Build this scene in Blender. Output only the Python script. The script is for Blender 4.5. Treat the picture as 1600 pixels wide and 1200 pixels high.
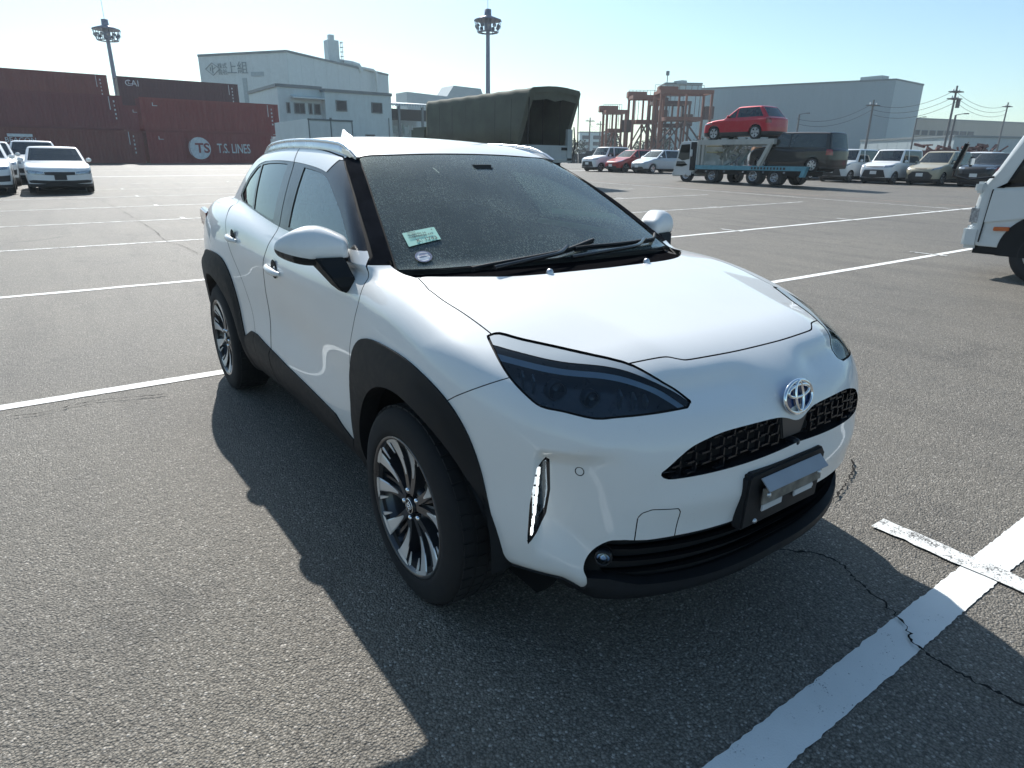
import bpy, bmesh, math, random
import numpy as np
from mathutils import Vector, Matrix
for _o in list(bpy.data.objects): bpy.data.objects.remove(_o)
sc = bpy.context.scene
COL = sc.collection
# ---------------------------------------------------------------- camera
CAM_POS = (1.716, -1.6649, 1.4148)
CAM_YAW, CAM_PITCH, CAM_ROLL, CAM_F = 2.5205, .3337, .0117, 1005.59      # radians; focal length in pixels of a 1600 px wide frame
def camera_axes():
    cy, sy, cp, sp = math.cos(CAM_YAW), math.sin(CAM_YAW), math.cos(CAM_PITCH), math.sin(CAM_PITCH)
    fw = Vector((cy*cp, sy*cp, -sp)); r0 = fw.cross(Vector((0, 0, 1))).normalized(); u0 = r0.cross(fw)
    cr, sr = math.cos(CAM_ROLL), math.sin(CAM_ROLL)
    return r0*cr+u0*sr, u0*cr-r0*sr, fw
_r, _u, _f = camera_axes()
_cd = bpy.data.cameras.new('camera'); _co = bpy.data.objects.new('camera', _cd); COL.objects.link(_co)
_co.matrix_world = Matrix(((_r.x, _u.x, -_f.x, CAM_POS[0]), (_r.y, _u.y, -_f.y, CAM_POS[1]), (_r.z, _u.z, -_f.z, CAM_POS[2]), (0, 0, 0, 1)))
_cd.sensor_width = 36; _cd.lens = 36*CAM_F/1600; _cd.clip_start = .05; _cd.clip_end = 5000
sc.camera = _co
# ---------------------------------------------------------------- sky, sun, exposure
SUN_DIR = Vector((-1.15, .29, 1.0)).normalized()                          # towards the sun
SUN_EL = math.asin(SUN_DIR.z); SUN_AZ = math.atan2(SUN_DIR.x, SUN_DIR.y)  # azimuth clockwise from +Y
w = bpy.data.worlds.new('World'); sc.world = w; w.use_nodes = True
_n = w.node_tree; _sky = _n.nodes.new('ShaderNodeTexSky'); _sky.sky_type = 'NISHITA'; _sky.sun_disc = False
_sky.sun_elevation = SUN_EL; _sky.sun_rotation = SUN_AZ; _sky.air_density = 1.0; _sky.dust_density = .7; _sky.ozone_density = 1.2
_tint = _n.nodes.new('ShaderNodeMixRGB'); _tint.blend_type = 'MULTIPLY'; _tint.inputs[0].default_value = 1; _tint.inputs[2].default_value = (.86, 1.0, 1.0, 1)   # cool white balance
_n.links.new(_sky.outputs[0], _tint.inputs[1]); _n.links.new(_tint.outputs[0], _n.nodes['Background'].inputs[0]); _n.nodes['Background'].inputs[1].default_value = .105
_ld = bpy.data.lights.new('sun', 'SUN'); _ld.energy = 5.0; _ld.angle = math.radians(.53); _ld.color = (1, .975, .93)
_lo = bpy.data.objects.new('sun', _ld); COL.objects.link(_lo); _lo.location = (-60, 16, 60)
_lo.rotation_euler = (-SUN_DIR).to_track_quat('-Z', 'Y').to_euler()
sc.view_settings.view_transform = 'Standard'; sc.view_settings.look = 'None'; sc.view_settings.gamma = 1
sc.view_settings.exposure = .50; sc.view_settings.use_curve_mapping = False
sc.render.engine = 'CYCLES'; sc.cycles.use_denoising = True
sc.cycles.max_bounces = 8; sc.cycles.transparent_max_bounces = 16; sc.cycles.caustics_reflective = False; sc.cycles.caustics_refractive = False
# ---------------------------------------------------------------- numeric helpers
class Sp:
    """natural cubic spline with linear extrapolation"""
    def __init__(s, *pts):
        pts = sorted(pts); x = np.array([q[0] for q in pts], float); y = np.array([q[1] for q in pts], float)
        n = len(x); h = np.diff(x); A = np.eye(n); b = np.zeros(n)
        for i in range(1, n-1):
            A[i, i-1] = h[i-1]; A[i, i] = 2*(h[i-1]+h[i]); A[i, i+1] = h[i]
            b[i] = 6*((y[i+1]-y[i])/h[i]-(y[i]-y[i-1])/h[i-1])
        s.x, s.y, s.h, s.m = x, y, h, np.linalg.solve(A, b)
        s.d0 = (y[1]-y[0])/h[0]-h[0]*(2*s.m[0]+s.m[1])/6; s.d1 = (y[-1]-y[-2])/h[-1]+h[-1]*(s.m[-2]+2*s.m[-1])/6
    def __call__(s, t):
        t = np.asarray(t, float); tc = np.clip(t, s.x[0], s.x[-1])
        i = np.clip(np.searchsorted(s.x, tc)-1, 0, len(s.h)-1); h = s.h[i]; a = (s.x[i+1]-tc)/h; b = 1-a
        r = a*s.y[i]+b*s.y[i+1]+((a**3-a)*s.m[i]+(b**3-b)*s.m[i+1])*h*h/6
        return r+np.where(t < s.x[0], (t-s.x[0])*s.d0, 0)+np.where(t > s.x[-1], (t-s.x[-1])*s.d1, 0)
def smax(a, b, k):
    h = np.maximum(k-np.abs(a-b), 0)/k
    return np.maximum(a, b)+h*h*k*.25
def smin(a, b, k): return -smax(-a, -b, k)
def sstep(a, b, t):
    t = np.clip((t-a)/(b-a), 0, 1); return t*t*(3-2*t)
def gauss(t, c, s): return np.exp(-((t-c)/s)**2)
def grad(f, P, e=1e-3):
    g = np.empty_like(P)
    for i in range(3):
        d = np.zeros(3); d[i] = e; g[:, i] = (f(*(P+d).T)-f(*(P-d).T))/(2*e)
    return g
def project(f, P, it=5):
    for _ in range(it):
        g = grad(f, P); v = f(*P.T); n2 = (g*g).sum(1)+1e-9
        s = (v/n2)[:, None]*g; L = np.linalg.norm(s, axis=1)[:, None]+1e-12
        P = P-s*np.minimum(1, .03/L)
    return P
def surface_nets(f, lo, hi, h):
    lo = np.array(lo, float); n = np.ceil((np.array(hi)-lo)/h).astype(int)+1
    ax = [lo[i]+h*np.arange(n[i]) for i in range(3)]
    F = np.empty(n)
    for i in range(n[0]):
        Yg, Zg = np.meshgrid(ax[1], ax[2], indexing='ij')
        F[i] = f(np.full(Yg.shape, ax[0][i]), Yg, Zg)
    S = F < 0
    cnt = np.zeros(n-1, int); acc = np.zeros(tuple(n-1)+(3,))
    num = np.zeros(n-1)
    def sl(o): return tuple(slice(o[i], n[i]-1+o[i]) for i in range(3))
    offs = [(a, b, c) for a in (0, 1) for b in (0, 1) for c in (0, 1)]
    for a in offs:
        for i in range(3):
            if a[i] == 1: continue
            b = list(a); b[i] = 1; b = tuple(b)
            fa, fb = F[sl(a)], F[sl(b)]; m = (fa < 0) != (fb < 0)
            t = np.where(m, fa/(fa-fb+1e-30), 0)
            for k in range(3): acc[..., k] += np.where(m, a[k]+(t if k == i else 0), 0)
            num += m
    idx = -np.ones(n-1, int); m = num > 0; idx[m] = np.arange(m.sum())
    I = np.argwhere(m); V = lo+h*(I+acc[m]/num[m][:, None])
    Q = []
    for i in range(3):
        j, k = (i+1) % 3, (i+2) % 3
        sa = [slice(None)]*3; sb = [slice(None)]*3; sa[i] = slice(0, n[i]-1); sb[i] = slice(1, n[i])
        A, B = S[tuple(sa)], S[tuple(sb)]; E = np.argwhere(A != B)
        E = E[(E[:, j] > 0) & (E[:, k] > 0) & (E[:, j] < n[j]-1) & (E[:, k] < n[k]-1)]
        fl = A[tuple(E.T)]
        def at(dj, dk):
            q = E.copy(); q[:, j] -= dj; q[:, k] -= dk; return idx[tuple(q.T)]
        q = np.stack([at(1, 1), at(0, 1), at(0, 0), at(1, 0)], 1); q[~fl] = q[~fl][:, ::-1]; Q.append(q)
    Q = np.concatenate(Q)
    T = np.concatenate([Q[:, [0, 1, 2]], Q[:, [0, 2, 3]]])
    return V, T
def split(V, T, g, f=None, eps=2e-4, tags=None):
    """insert vertices where the vertex scalar g crosses zero; returns V,T,g"""
    g = np.where(np.abs(g) < eps, 0.0, g)
    s = np.sign(g)
    E = np.concatenate([T[:, [0, 1]], T[:, [1, 2]], T[:, [2, 0]]]); E = np.sort(E, 1)
    m = s[E[:, 0]]*s[E[:, 1]] < 0
    key = E[:, 0].astype(np.int64)*len(V)+E[:, 1]
    uk, inv = np.unique(key[m], return_inverse=True)
    a, b = uk//len(V), uk % len(V); t = (g[a]/(g[a]-g[b]))[:, None]
    NV = V[a]*(1-t)+V[b]*t
    if f is not None and len(NV): NV = project(f, NV, 2)
    eid = -np.ones(len(E), int); eid[m] = len(V)+inv
    eid = eid.reshape(3, -1).T
    k = (eid >= 0).sum(1)
    out = [T[k == 0]]; src = [np.flatnonzero(k == 0)]
    for r in range(3):
        o = [r, (r+1) % 3, (r+2) % 3]
        w = (k == 1) & (eid[:, r] >= 0)
        A, B, C = T[w][:, o].T; M = eid[w, r]
        out += [np.stack([A, M, C], 1), np.stack([M, B, C], 1)]; src += [np.flatnonzero(w)]*2
        w = (k == 2) & (eid[:, r] < 0)     # edges r+1 and r+2 split -> vertex C (o[2]) is alone
        A, B, C = T[w][:, o].T; M = eid[w, o[1]]; N = eid[w, o[2]]
        out += [np.stack([A, B, M], 1), np.stack([A, M, N], 1), np.stack([N, M, C], 1)]; src += [np.flatnonzero(w)]*3
    V2 = np.concatenate([V, NV]); T2 = np.concatenate(out)
    g2 = np.concatenate([g, np.zeros(len(NV))])
    return V2, T2, g2, np.concatenate(src)
def refine(V, T, near, L, f=None):
    """bisect edges longer than L whose both ends satisfy near (bool per vertex)"""
    for _ in range(6):
        E = np.concatenate([T[:, [0, 1]], T[:, [1, 2]], T[:, [2, 0]]]); E.sort(1)
        U, inv = np.unique(E[:, 0].astype(np.int64)*len(V)+E[:, 1], return_inverse=True)
        a, b = U//len(V), U % len(V)
        mk = near(V[a]) & near(V[b]) & (np.linalg.norm(V[a]-V[b], axis=1) > L)
        if not mk.any(): break
        nid = -np.ones(len(U), int); nid[mk] = len(V)+np.arange(mk.sum())
        NV = (V[a[mk]]+V[b[mk]])/2
        if f is not None: NV = project(f, NV, 2)
        e = nid[inv].reshape(3, -1).T; k = (e >= 0).sum(1)
        out = [T[k == 0]]
        for r in range(3):
            o = [r, (r+1) % 3, (r+2) % 3]
            w = (k == 1) & (e[:, r] >= 0); A, B, C = T[w][:, o].T; M = e[w, r]
            out += [np.stack([A, M, C], 1), np.stack([M, B, C], 1)]
            w = (k == 2) & (e[:, r] < 0); A, B, C = T[w][:, o].T; M = e[w, o[1]]; N = e[w, o[2]]
            out += [np.stack([A, B, M], 1), np.stack([A, M, N], 1), np.stack([N, M, C], 1)]
        w = k == 3; A, B, C = T[w].T; x, y, z = e[w].T
        out += [np.stack([A, x, z], 1), np.stack([x, B, y], 1), np.stack([z, y, C], 1), np.stack([x, y, z], 1)]
        V = np.concatenate([V, NV]); T = np.concatenate(out)
    return V, T
def sdpoly(P, poly, pad=.08):
    """signed distance (negative inside) of 2-D points to a closed polygon; coarse away from it"""
    poly = np.asarray(poly, float); lo = poly.min(0)-pad; hi = poly.max(0)+pad
    near = ((P >= lo) & (P <= hi)).all(1); out = np.full(len(P), pad)+np.maximum(lo-P, P-hi).max(1).clip(0)
    Q = P[near]
    if len(Q):
        d = np.full(len(Q), 1e9); ins = np.zeros(len(Q), bool); X, Y = Q[:, 0].copy(), Q[:, 1].copy()
        for i in range(len(poly)):
            ax, ay = poly[i]; bx, by = poly[(i+1) % len(poly)]; ex, ey = bx-ax, by-ay; wx, wy = X-ax, Y-ay
            t = np.clip((wx*ex+wy*ey)/(ex*ex+ey*ey+1e-18), 0, 1); wx -= t*ex; wy -= t*ey; d = np.minimum(d, wx*wx+wy*wy)
            c = (ay > Y) != (by > Y)
            if c.any(): ins[c] ^= X[c] < ax+(Y[c]-ay)*ex/(ey if ey else 1e-18)
        out[near] = np.where(ins, -1, 1)*np.sqrt(d)
    return out
def sdline(P, poly):
    """unsigned distance to an open polyline"""
    poly = np.asarray(poly, float); d = np.full(len(P), 1e9)
    for a, b in zip(poly[:-1], poly[1:]):
        e = b-a; w = P-a; t = np.clip((w@e)/(e@e+1e-18), 0, 1); q = w-t[:, None]*e; d = np.minimum(d, (q*q).sum(1))
    return np.sqrt(d)
def curve(pts, n=6, closed=False):
    """Catmull-Rom through 2-D or 3-D points"""
    P = np.asarray(pts, float); N = len(P); out = []
    for i in range(N if closed else N-1):
        p1, p2 = P[i], P[(i+1) % N]
        p0 = P[i-1] if (i > 0 or closed) else 2*p1-p2
        p3 = P[(i+2) % N] if (closed or i+2 < N) else 2*p2-p1
        for t in np.arange(n)/n:
            out.append(.5*((2*p1)+(p2-p0)*t+(2*p0-5*p1+4*p2-p3)*t*t+(3*p1-p0-3*p2+p3)*t**3))
    if not closed: out.append(P[-1])
    return np.array(out)
# ---------------------------------------------------------------- materials
MATS = {}
class NT:
    def __init__(s, name):
        s.m = bpy.data.materials.new(name); s.m.use_nodes = True; s.t = s.m.node_tree
        s.b = s.t.nodes['Principled BSDF']; s.out = s.t.nodes['Material Output']; MATS[name] = s.m
    def n(s, typ, **kw):
        q = s.t.nodes.new('ShaderNode'+typ)
        for k, v in kw.items():
            if k in q.inputs: q.inputs[k].default_value = v
            else: setattr(q, k, v)
        return q
    def l(s, a, b): s.t.links.new(a, b)
    def set(s, **kw):
        for k, v in kw.items():
            i = s.b.inputs[k.replace('_', ' ')]; i.default_value = (tuple(v)+(1,))[:4] if isinstance(v, (tuple, list)) else v
        return s
    def noise(s, scale, detail=4, rough=.55, co='Object', vec=None, dist=0):
        if vec is None: vec = s.n('TexCoord').outputs[co]
        q = s.n('TexNoise'); q.inputs['Scale'].default_value = scale; q.inputs['Detail'].default_value = detail; q.inputs['Roughness'].default_value = rough; q.inputs['Distortion'].default_value = dist
        s.l(vec, q.inputs['Vector']); return q.outputs['Fac']
    def ramp(s, fac, *stops):
        r = s.n('ValToRGB'); e = r.color_ramp.elements
        while len(e) < len(stops): e.new(.5)
        for k, (p, c) in enumerate(stops):
            e[k].position = p; e[k].color = (tuple(c)+(1,))[:4] if isinstance(c, (tuple, list)) else (c, c, c, 1)
        s.l(fac, r.inputs[0]); return r.outputs[0]
    def mix(s, fac, a, b, typ='MIX'):
        q = s.n('MixRGB', blend_type=typ)
        for v, i in ((fac, 0), (a, 1), (b, 2)):
            if hasattr(v, 'is_linked') or hasattr(v, 'links'): s.l(v, q.inputs[i])
            else: q.inputs[i].default_value = (v if i == 0 else ((tuple(v)+(1,))[:4] if isinstance(v, (tuple, list)) else (v, v, v, 1)))
        return q.outputs[0]
    def math(s, op, a, b=0.0):
        q = s.n('Math', operation=op)
        for v, i in ((a, 0), (b, 1)):
            if hasattr(v, 'links'): s.l(v, q.inputs[i])
            else: q.inputs[i].default_value = v
        return q.outputs[0]
    def bump(s, h, strength=.3, dist=.01):
        q = s.n('Bump'); q.inputs['Strength'].default_value = strength; q.inputs['Distance'].default_value = dist
        s.l(h, q.inputs['Height']); s.l(q.outputs[0], s.b.inputs['Normal']); return s
def plain(name, col, rough=.5, metal=0, coat=0, var=.12, scale=6, spec=.5):
    q = NT(name).set(Roughness=rough, Metallic=metal, Specular_IOR_Level=spec)
    if coat: q.set(Coat_Weight=coat, Coat_Roughness=.04)
    if var:
        f = q.noise(scale, 5); c = tuple(col)
        q.l(q.ramp(f, (.3, tuple(v*(1-var) for v in c)), (.7, tuple(min(1, v*(1+var)) for v in c))), q.b.inputs['Base Color'])
        q.l(q.ramp(f, (.3, max(.02, rough-.06)), (.7, min(1, rough+.08))), q.b.inputs['Roughness'])
    else: q.set(Base_Color=col)
    return q.m
def carpaint(name, col, flake=.0, dust=.10):
    q = NT(name).set(Roughness=.45, Specular_IOR_Level=.2, Coat_Weight=.8, Coat_Roughness=.025, Metallic=flake)
    a = q.noise(3, 6, .65); b = q.noise(900, 2)
    base = q.mix(q.ramp(a, (.42, 0.0), (.75, dust)), col, (.45, .43, .39))
    # road grime specks, denser low down
    v = q.n('TexVoronoi'); v.inputs['Scale'].default_value = 95; q.l(q.n('TexCoord').outputs['Object'], v.inputs['Vector'])
    sp = q.ramp(v.outputs['Distance'], (.05, 1.0), (.10, 0.0)); sp = q.math('MULTIPLY', sp, q.ramp(q.noise(7, 3), (.52, 0.0), (.62, .55)))
    base = q.mix(sp, base, (.16, .15, .14))
    q.l(base, q.b.inputs['Base Color'])
    q.l(q.ramp(a, (.4, .02), (.75, .02+dust*.7)), q.b.inputs['Coat Roughness'])
    return q.m
def glass(name, tint, trans=.75, rough=.01, dirt=0, dirtcol=(.55, .58, .55), ior=1.5, haze=.16):
    """thin glazing: sky reflection by Fresnel over a tinted see-through sheet, with dried dirt"""
    q = NT(name); q.t.nodes.remove(q.b)
    fr = q.n('Fresnel'); fr.inputs['IOR'].default_value = ior
    gl = q.n('BsdfGlossy'); gl.inputs['Roughness'].default_value = rough; gl.inputs['Color'].default_value = (.95, 1, 1, 1)
    tr = q.n('BsdfTransparent'); tr.inputs['Color'].default_value = tuple(c*trans for c in tint)+(1,)
    m = q.n('MixShader'); q.l(fr.outputs[0], m.inputs[0]); q.l(tr.outputs[0], m.inputs[1]); q.l(gl.outputs[0], m.inputs[2])
    last = m.outputs[0]
    if dirt:
        tc = q.n('TexCoord'); mp = q.n('Mapping'); mp.inputs['Scale'].default_value = (.55, 1.3, .55); q.l(tc.outputs['Object'], mp.inputs['Vector'])
        a = q.noise(190, 2, .6, vec=mp.outputs[0]); b = q.noise(4, 4); d = q.noise(430, 2, .5, vec=tc.outputs['Object'])
        f = q.math('MULTIPLY', q.ramp(a, (.52, 0.0), (.66, 1.0)), q.ramp(b, (.35, .45), (.7, 1.0)))
        f = q.math('ADD', f, q.ramp(d, (.60, 0.0), (.72, .6)))
        f = q.math('ADD', q.math('MULTIPLY', f, dirt), q.math('MULTIPLY', q.ramp(b, (.3, .7), (.7, 1.2)), dirt*haze))
        df = q.n('BsdfDiffuse'); df.inputs['Color'].default_value = tuple(dirtcol)+(1,)
        tl = q.n('BsdfTranslucent'); tl.inputs['Color'].default_value = tuple(dirtcol)+(1,)
        ad = q.n('MixShader'); ad.inputs[0].default_value = .5; q.l(df.outputs[0], ad.inputs[1]); q.l(tl.outputs[0], ad.inputs[2])
        m2 = q.n('MixShader'); q.l(f, m2.inputs[0]); q.l(last, m2.inputs[1]); q.l(ad.outputs[0], m2.inputs[2]); last = m2.outputs[0]
    q.l(last, q.out.inputs['Surface']); return q.m
def emit(name, col, st):
    q = NT(name).set(Base_Color=col, Roughness=.2, Emission_Color=col, Emission_Strength=st); return q.m
# ---------------------------------------------------------------- object helpers
def add(o, parent=None, label=None, cat=None, group=None, kind=None):
    COL.objects.link(o)
    if parent is not None: o.parent = parent
    return tag(o, label, cat, group, kind)
def tag(o, label=None, cat=None, group=None, kind=None):
    if label: o['label'] = label
    if cat: o['category'] = cat
    if group: o['group'] = group
    if kind: o['kind'] = kind
    return o
def empty(name, loc=(0, 0, 0), rz=0, label=None, cat=None, group=None):
    o = bpy.data.objects.new(name, None); o.location = loc; o.rotation_euler = (0, 0, rz); o.empty_display_size = .2
    return add(o, None, label, cat, group)
def npmesh(name, V, T, mat, parent=None, N=None, smooth=True, **kw):
    V = np.asarray(V, float); T = np.asarray(T, int)
    u, inv = np.unique(T.ravel(), return_inverse=True); T = inv.reshape(T.shape); V = V[u]
    me = bpy.data.meshes.new(name); me.from_pydata(V.tolist(), [], T.tolist())
    me.polygons.foreach_set('use_smooth', [bool(smooth)]*len(me.polygons))
    if N is not None: me.normals_split_custom_set_from_vertices(np.asarray(N, float)[u].tolist())
    me.materials.append(mat); me.update()
    return add(bpy.data.objects.new(name, me), parent, **kw)
class MB:
    """collects boxes, tubes, lathes and prisms into one mesh"""
    def __init__(s): s.v = []; s.f = []; s.sm = []
    def raw(s, V, F, smooth=False):
        o = len(s.v); s.v += [tuple(q) for q in V]; s.f += [tuple(i+o for i in q) for q in F]; s.sm += [smooth]*len(F); return s
    def box(s, c, d, rz=0, M=None):
        x, y, z = (q/2 for q in d); V = [Vector((a*x, b*y, e*z)) for a in (-1, 1) for b in (-1, 1) for e in (-1, 1)]
        if M is None: M = Matrix.Rotation(rz, 3, 'Z')
        V = [M@q+Vector(c) for q in V]
        return s.raw(V, [(0, 1, 3, 2), (4, 6, 7, 5), (0, 4, 5, 1), (2, 3, 7, 6), (0, 2, 6, 4), (1, 5, 7, 3)])
    def b2(s, lo, hi): return s.box([(a+b)/2 for a, b in zip(lo, hi)], [abs(b-a) for a, b in zip(lo, hi)])
    def bar(s, a, b, w, h=None, up=(0, 0, 1)):
        a, b = Vector(a), Vector(b); d = b-a; L = d.length
        if L < 1e-6: return s
        z = d/L; x = Vector(up).cross(z)
        if x.length < 1e-4: x = Vector((1, 0, 0)).cross(z)
        x.normalize(); y = z.cross(x); M = Matrix((x, y, z)).transposed()
        return s.box((a+b)/2, (w, h or w, L), M=M)
    def tube(s, pts, r, n=8, cap=True, smooth=True):
        P = [Vector(q) for q in pts]; R = r if isinstance(r, (list, tuple)) else [r]*len(P); V = []; F = []; px = None
        for i, q in enumerate(P):
            t = (P[min(i+1, len(P)-1)]-P[max(i-1, 0)]).normalized()
            x = (px-t*px.dot(t)) if px is not None else Vector((0, 0, 1)).cross(t)
            if x.length < 1e-3: x = Vector((1, 0, 0)).cross(t)
            if x.length < 1e-3: x = Vector((0, 1, 0)).cross(t)
            x.normalize(); px = x; y = t.cross(x)
            V += [q+(x*math.cos(2*math.pi*k/n)+y*math.sin(2*math.pi*k/n))*R[i] for k in range(n)]
        for i in range(len(P)-1):
            F += [(i*n+k, i*n+(k+1) % n, (i+1)*n+(k+1) % n, (i+1)*n+k) for k in range(n)]
        s.raw(V, F, smooth)
        if cap: s.raw(V[:n], [tuple(range(n))[::-1]]); s.raw(V[-n:], [tuple(range(n))])
        return s
    def lathe(s, prof, n=32, c=(0, 0, 0), axis='Z', smooth=True, a0=0, a1=2*math.pi):
        """prof: (radius, height) pairs about the axis"""
        full = abs(a1-a0-2*math.pi) < 1e-6; m = n if full else n+1; V = []; F = []
        for r, h in prof:
            for k in range(m):
                a = a0+(a1-a0)*k/n; q = (r*math.cos(a), r*math.sin(a), h)
                if axis == 'Y': q = (q[0], q[2], q[1])
                elif axis == 'X': q = (q[2], q[0], q[1])
                V.append(Vector(q)+Vector(c))
        for i in range(len(prof)-1):
            for k in range(n): F.append((i*m+k, i*m+(k+1) % m, (i+1)*m+(k+1) % m, (i+1)*m+k))
        return s.raw(V, F, smooth)
    def prism(s, poly, axis, lo, hi):
        """extrude a 2-D polygon along axis 0/1/2"""
        n = len(poly)
        def at(q, t):
            v = list(q); v.insert(axis, t); return tuple(v)
        V = [at(q, lo) for q in poly]+[at(q, hi) for q in poly]
        F = [(i, (i+1) % n, n+(i+1) % n, n+i) for i in range(n)]+[tuple(range(n))[::-1], tuple(range(n, 2*n))]
        return s.raw(V, F)
    def build(s, name, mat, parent=None, bevel=0, **kw):
        me = bpy.data.meshes.new(name); me.from_pydata([tuple(q) for q in s.v], [], s.f)
        me.polygons.foreach_set('use_smooth', s.sm); me.materials.append(mat)
        bm = bmesh.new(); bm.from_mesh(me); bmesh.ops.recalc_face_normals(bm, faces=bm.faces)
        if bevel:
            es = [e for e in bm.edges if len(e.link_faces) == 2 and e.calc_face_angle(0) > .5]
            bmesh.ops.bevel(bm, geom=es, offset=bevel, segments=2, affect='EDGES', clamp_overlap=True)
        bm.to_mesh(me); bm.free(); me.update()
        return add(bpy.data.objects.new(name, me), parent, **kw)
def text_mesh(txt, size, depth=.0, xscale=1.0, bold=0):
    cu = bpy.data.curves.new('txt', 'FONT'); cu.body = txt; cu.size = size; cu.extrude = depth; cu.align_x = 'CENTER'; cu.align_y = 'CENTER'; cu.offset = bold; cu.resolution_u = 3
    o = bpy.data.objects.new('txt', cu); COL.objects.link(o); bpy.context.view_layer.update()
    dg = bpy.context.evaluated_depsgraph_get(); me = bpy.data.meshes.new_from_object(o.evaluated_get(dg)); bpy.data.objects.remove(o); bpy.data.curves.remove(cu)
    if xscale != 1: me.transform(Matrix.Diagonal((xscale, 1, 1, 1)))
    return me
def text(name, txt, size, M, mat, parent=None, xscale=1.0, depth=.002, bold=0):
    """lettering as a thin mesh; M places it (local x right, y up, z towards the reader)"""
    me = text_mesh(txt, size, depth, xscale, bold); me.transform(M); me.materials.append(mat)
    return add(bpy.data.objects.new(name, me), parent)
def copy_tree(o, parent=None):
    c = o.copy(); COL.objects.link(c); c.parent = parent
    for ch in list(o.children): copy_tree(ch, c)
    return c
# ---------------------------------------------------------------- scene parts
# ---------------------------------------------------------------- hero car shape
HW = Sp((1.0,.72),(.7,.765),(.4,.820),(0,.842),(-.45,.836),(-1.0,.832),(-1.6,.832),(-2.1,.838),(-2.56,.842),(-2.9,.822),(-3.2,.77),(-3.45,.69))
HPZ = Sp((.1,-.13),(.25,-.065),(.36,-.022),(.45,-.008),(.6,-.004),(.75,0),(.85,-.004),(.95,-.018),(1.03,-.045),(1.1,-.085),(1.2,-.15),(1.35,-.27))
def HP(z): return HPZ(z)
def hero_side(x, z):
    zr = z-.055*sstep(-.5,-2.5,x)*sstep(.75,1.05,z)
    b = .028*gauss(x,.0,.42)*gauss(z,.66,.24)+.034*gauss(x,-2.56,.42)*gauss(z,.76,.25)
    b = b-.030*gauss(x,-1.25,.60)*gauss(z,.66,.16)+.010*gauss(x,-1.2,.8)*gauss(z,.94,.06)
    return HW(x)+HP(zr)+b-.012*gauss(x,-1.2,.8)*gauss(z,.2,.15)
HZC = Sp((1.0,.70),(.85,.80),(.72,.885),(.62,.927),(.45,.970),(.25,1.010),(0,1.047),(-.1,1.058),(-.3,1.072),(-.6,1.095),(-1.2,1.118),(-2.0,1.165),(-3.4,1.19))
def hero_top(x, Y):
    yc = .345+.16*sstep(.62,-.25,x)
    s = .055+.155*sstep(-.2,.55,x)
    a = .016*(Y/.6)**2
    t = Y-yc; w = .009; sp = np.where(t > 6*w, t, w*np.log1p(np.exp(np.clip(t/w,-30,30))))
    return HZC(x)-a-s*sp-.2*np.maximum(Y-.66,0)**2
HFZ = Sp((.05,.70),(.16,.745),(.24,.775),(.34,.795),(.45,.808),(.6,.812),(.7,.815),(.80,.808),(.88,.785),(1.0,.72))
HFY = Sp((-.3,-.022),(0,0),(.3,-.022),(.5,-.090),(.62,-.168),(.72,-.265),(.8,-.37),(.88,-.54))
def hero_front(Y, z): return HFZ(z)+HFY(Y)
HRZ = Sp((.15,-3.20),(.3,-3.33),(.55,-3.37),(.7,-3.36),(.85,-3.30),(1.05,-3.26),(1.2,-3.18))
def hero_rear(Y, z): return HRZ(z)+.42*np.maximum(Y-.1,0)**2.6
HGB = Sp((-.2,.80),(-.5,.795),(-1.2,.785),(-1.8,.772),(-2.4,.742),(-3.0,.675),(-3.3,.64))
def hero_gside(x, z):
    t = np.maximum(z-1.06,0)
    return HGB(x)-.012-.40*t-.42*t**2-.6*np.maximum(1.06-z,0)
HRC = Sp((-.7,1.36),(-.9,1.421),(-1.05,1.462),(-1.25,1.498),(-1.5,1.522),(-1.75,1.532),(-2.1,1.528),(-2.5,1.495),(-2.8,1.455),(-3.05,1.41))
def hero_roof(x, Y): return HRC(x)-.022*(Y/.5)**2-.10*np.maximum(Y-.42,0)**2
def hero_ws(Y, z):
    t = (z-1.046)/.382
    return -.17-.76*t+.045*4*t*(1-t)*.35-(.37-.08*t)*Y**2
def hero_rg(Y, z):
    t = (z-1.08)/.36
    return -3.09+.27*t+.3*np.maximum(Y-.1,0)**2
def hero_f(x, y, z):
    Y = np.sqrt(y*y+1e-8)
    side = (Y-hero_side(x,z))
    top = (z-hero_top(x,Y))*.96
    fr = (x-hero_front(Y,z))*.92
    re = (hero_rear(Y,z)-x)*.93
    L = smax(smax(side, top, .07), re, .10)
    L = smax(L, fr, .20)
    L = smax(L, .25-.03*sstep(-.6,-3.2,x)+.05*sstep(.57,.66,Y)*sstep(.25,.42,x)-z, .05)
    gs = (Y-hero_gside(x,z))*.90
    ro = (z-hero_roof(x,Y))*.98
    w = (x-hero_ws(Y,z))*.44
    rg = (hero_rg(Y,z)-x)*.80
    G = smax(gs, ro, .10)
    G = smax(G, w, .035)
    G = smax(G, rg, .14)
    G = smax(G, .9-z, .01)
    fm = sstep(.35,.55,x)
    u = (Y-x)*.7071
    dent = .044*sstep(.160,.128,u)*sstep(-.13,.125,u)*sstep(.715,.655,z-.02*sstep(.1,-.1,u))*sstep(.36,.50,z+.06*sstep(.12,-.05,u))
    dent = dent+.016*gauss(z,.842,.032)*sstep(.07,.2,Y)*sstep(.52,.36,Y)-.010*gauss(Y,0,.075)*gauss(z,.79,.06)
    dent = dent-.010*gauss(z,.565,.05)*sstep(.62,.40,Y)
    return smin(L, G, .02)+dent*fm
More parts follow.
